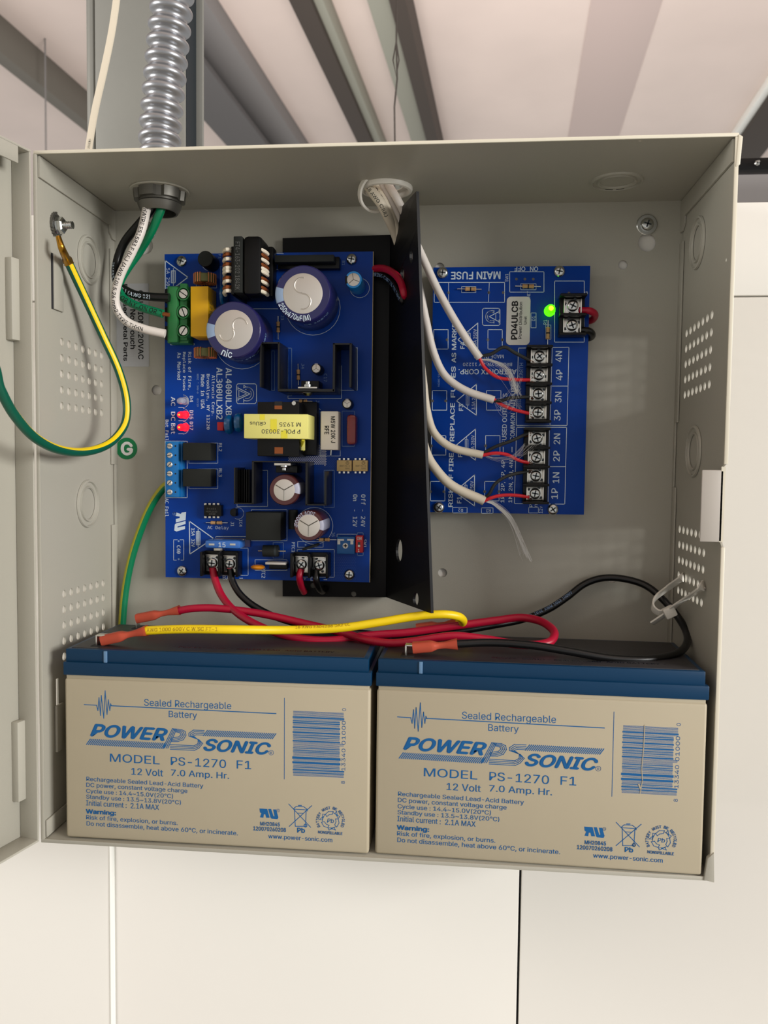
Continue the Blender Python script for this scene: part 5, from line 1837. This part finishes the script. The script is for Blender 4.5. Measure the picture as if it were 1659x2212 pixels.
dx2 = off
A1 = Vector((TX + 2.5, ty0, ZT + 5.8))          # tabs of the left battery: front, back
A2 = Vector((TX + 5, ty1, ZT + 5.8))
B1t = A1 + Vector((dx2, -.6, 0)); B2t = A2 + Vector((dx2, -.6, 0))
e1 = at(318, 1362, ty0)
e2 = at(388, 1318, ty1)
e3 = at(988, 1391, B1t.y)
e4 = at(985, 1346, B2t.y)
s1 = at(222, 1383, ty0); s2 = at(297, 1336, ty1); s3 = at(892, 1399, B1t.y); s4 = at(900, 1358, B2t.y)

S = spline([e1 + (s1 - e1) * .1, e1, at(400, 1359, ty0), at(500, 1360, ty0 + 2), at(620, 1361, -62), at(730, 1357, -58), at(820, 1344, -55), at(900, 1331, -52), at(955, 1327, -50), at(988, 1331, -46), at(1000, 1339, -41), at(998, 1346, -36), at(985, 1347, B2t.y)], 10)
yj = thing('battery_lead', S[0], 'yellow jumper wire joining the two batteries', 'wire')
MB().tube(S, 2.2, 14).build('insulation', m_w_yellow, yj)
mb = MB(); path_text(mb, 'AWG 1000 600V C W/SC FT-1', S, 3, 2.1, 2.2, -.2); path_text(mb, '16 AWG E304288 DA2 UL', S, 78, 1.7, 2.2, -.9)
mb.build('printed_marking', mat('faint brown mark', (176, 140, 20), .6), yj, smooth=0)['kind'] = 'stuff'
spade(yj, s1, e1); spade(yj, s4, e4)

rp_ = [(459, 1224, -17), (464, 1250, -19), (478, 1285, -24), (505, 1318, -32), (545, 1345, -40), (600, 1368, -48), (660, 1381, -52), (720, 1383, -50), (790, 1373, -45), (880, 1366, -40), (990, 1351, -36), (1080, 1339, -34), (1125, 1334, -36), (1165, 1341, -42), (1190, 1356, -50), (1198, 1370, -56), (1188, 1386, -62),
       (1156, 1393, -66), (1110, 1391, -68), (1050, 1381, -68), (977, 1374, -68), (895, 1385, -66), (846, 1389, -62), (798, 1383, -56), (730, 1364, -46), (650, 1345, -38), (560, 1325, -33), (470, 1314, -31), (420, 1314, ty1), (386, 1319, ty1)]
S = spline(wpts(rp_), 8)
rw = thing('battery_lead', S[0], 'long red wire looping from the left board across both batteries', 'wire')
MB().tube(S, 2.1, 14).build('insulation', m_w_red, rw)
spade(rw, s2, e2)
bp = [(497, 1226, -17), (502, 1255, -18), (520, 1285, -20), (555, 1313, -22), (610, 1338, -26), (690, 1357, -30), (770, 1367, -33), (860, 1374, -35), (930, 1371, -33), (1000, 1362, -30), (1070, 1350, -24), (1130, 1338, -18), (1185, 1316, -12), (1225, 1290, -8), (1262, 1262, -6), (1300, 1249, -6), (1345, 1250, -8), (1395, 1265, -14), (1435, 1298, -22),
      (1466, 1335, -30), (1484, 1370, -40), (1480, 1397, -52), (1455, 1414, -62), (1400, 1424, -70), (1320, 1422, -74), (1230, 1407, -76), (1150, 1394, -76), (1060, 1388, -75), (986, 1391, B1t.y)]
S = spline(wpts(bp), 8)
bw = thing('battery_lead', S[0], 'long black wire from the left board to the right battery through the zip tie', 'wire')
MB().tube(S, 1.95, 14).build('insulation', m_w_black, bw)
mb = MB(); path_text(mb, '12 AWG 600V 18/2  1032  AWM 1032 1000V', S, 168, 1.9, 1.95, -.5)
mb.build('printed_marking', m_silk_dim, bw, smooth=0)
spade(bw, s3, e3)
# short leads at the second output terminal
wire('output_wire', [(652, 1226, -17), (647, 1245, -19), (650, 1264, -15), (657, 1279, -9)], 1.95, m_w_red, 'short red lead leaving the right bottom terminal of the left board')
wire('output_wire', [(683, 1232, -17), (683, 1250, -19), (688, 1268, -16), (697, 1277, -10), (703, 1270, -7)], 1.95, m_w_black, 'short black lead leaving the right bottom terminal of the left board')

# ------------------------------------------------------------------ zip tie at the right vents
zt_ = thing('zip_tie', at(1445, 1322, -30), 'white nylon zip tie threaded through the right vents round the black wire', 'cable tie')
ya, yb2 = yz(1474, 1248, W)[0], yz(1519, 1266, W)[0]
P1 = spline([at_x(1476, 1245, W - .5), at_x(1471, 1250, W - 3), at(1443, 1270, -24), at(1415, 1293, -30), at(1410, 1312, -36), at(1422, 1323, -38), at(1436, 1322, -38)], 8)
P2 = spline([at_x(1521, 1262, W - .5), at_x(1515, 1270, W - 3), at(1485, 1291, -52), at(1455, 1311, -42), at(1436, 1328, -38), at(1408, 1347, -36)], 8)
sec = [(-2.2, -.45), (2.2, -.45), (2.2, .45), (-2.2, .45)]
MB().tube(P1, 0, sec=sec, up=(0, -1, 0)).build('strap', m_nylon, zt_, bevel=.1)
MB().tube(P2, 0, sec=sec, up=(0, -1, 0)).build('strap', m_nylon, zt_, bevel=.1)
MB().box(-3, 3, -2.4, 2.4, -2.8, 2.8, M=Matrix.Translation(at(1446, 1322, -40)) @ Matrix.Rotation(math.radians(-28), 4, 'Y')).build('head', m_nylon, zt_, bevel=.7)
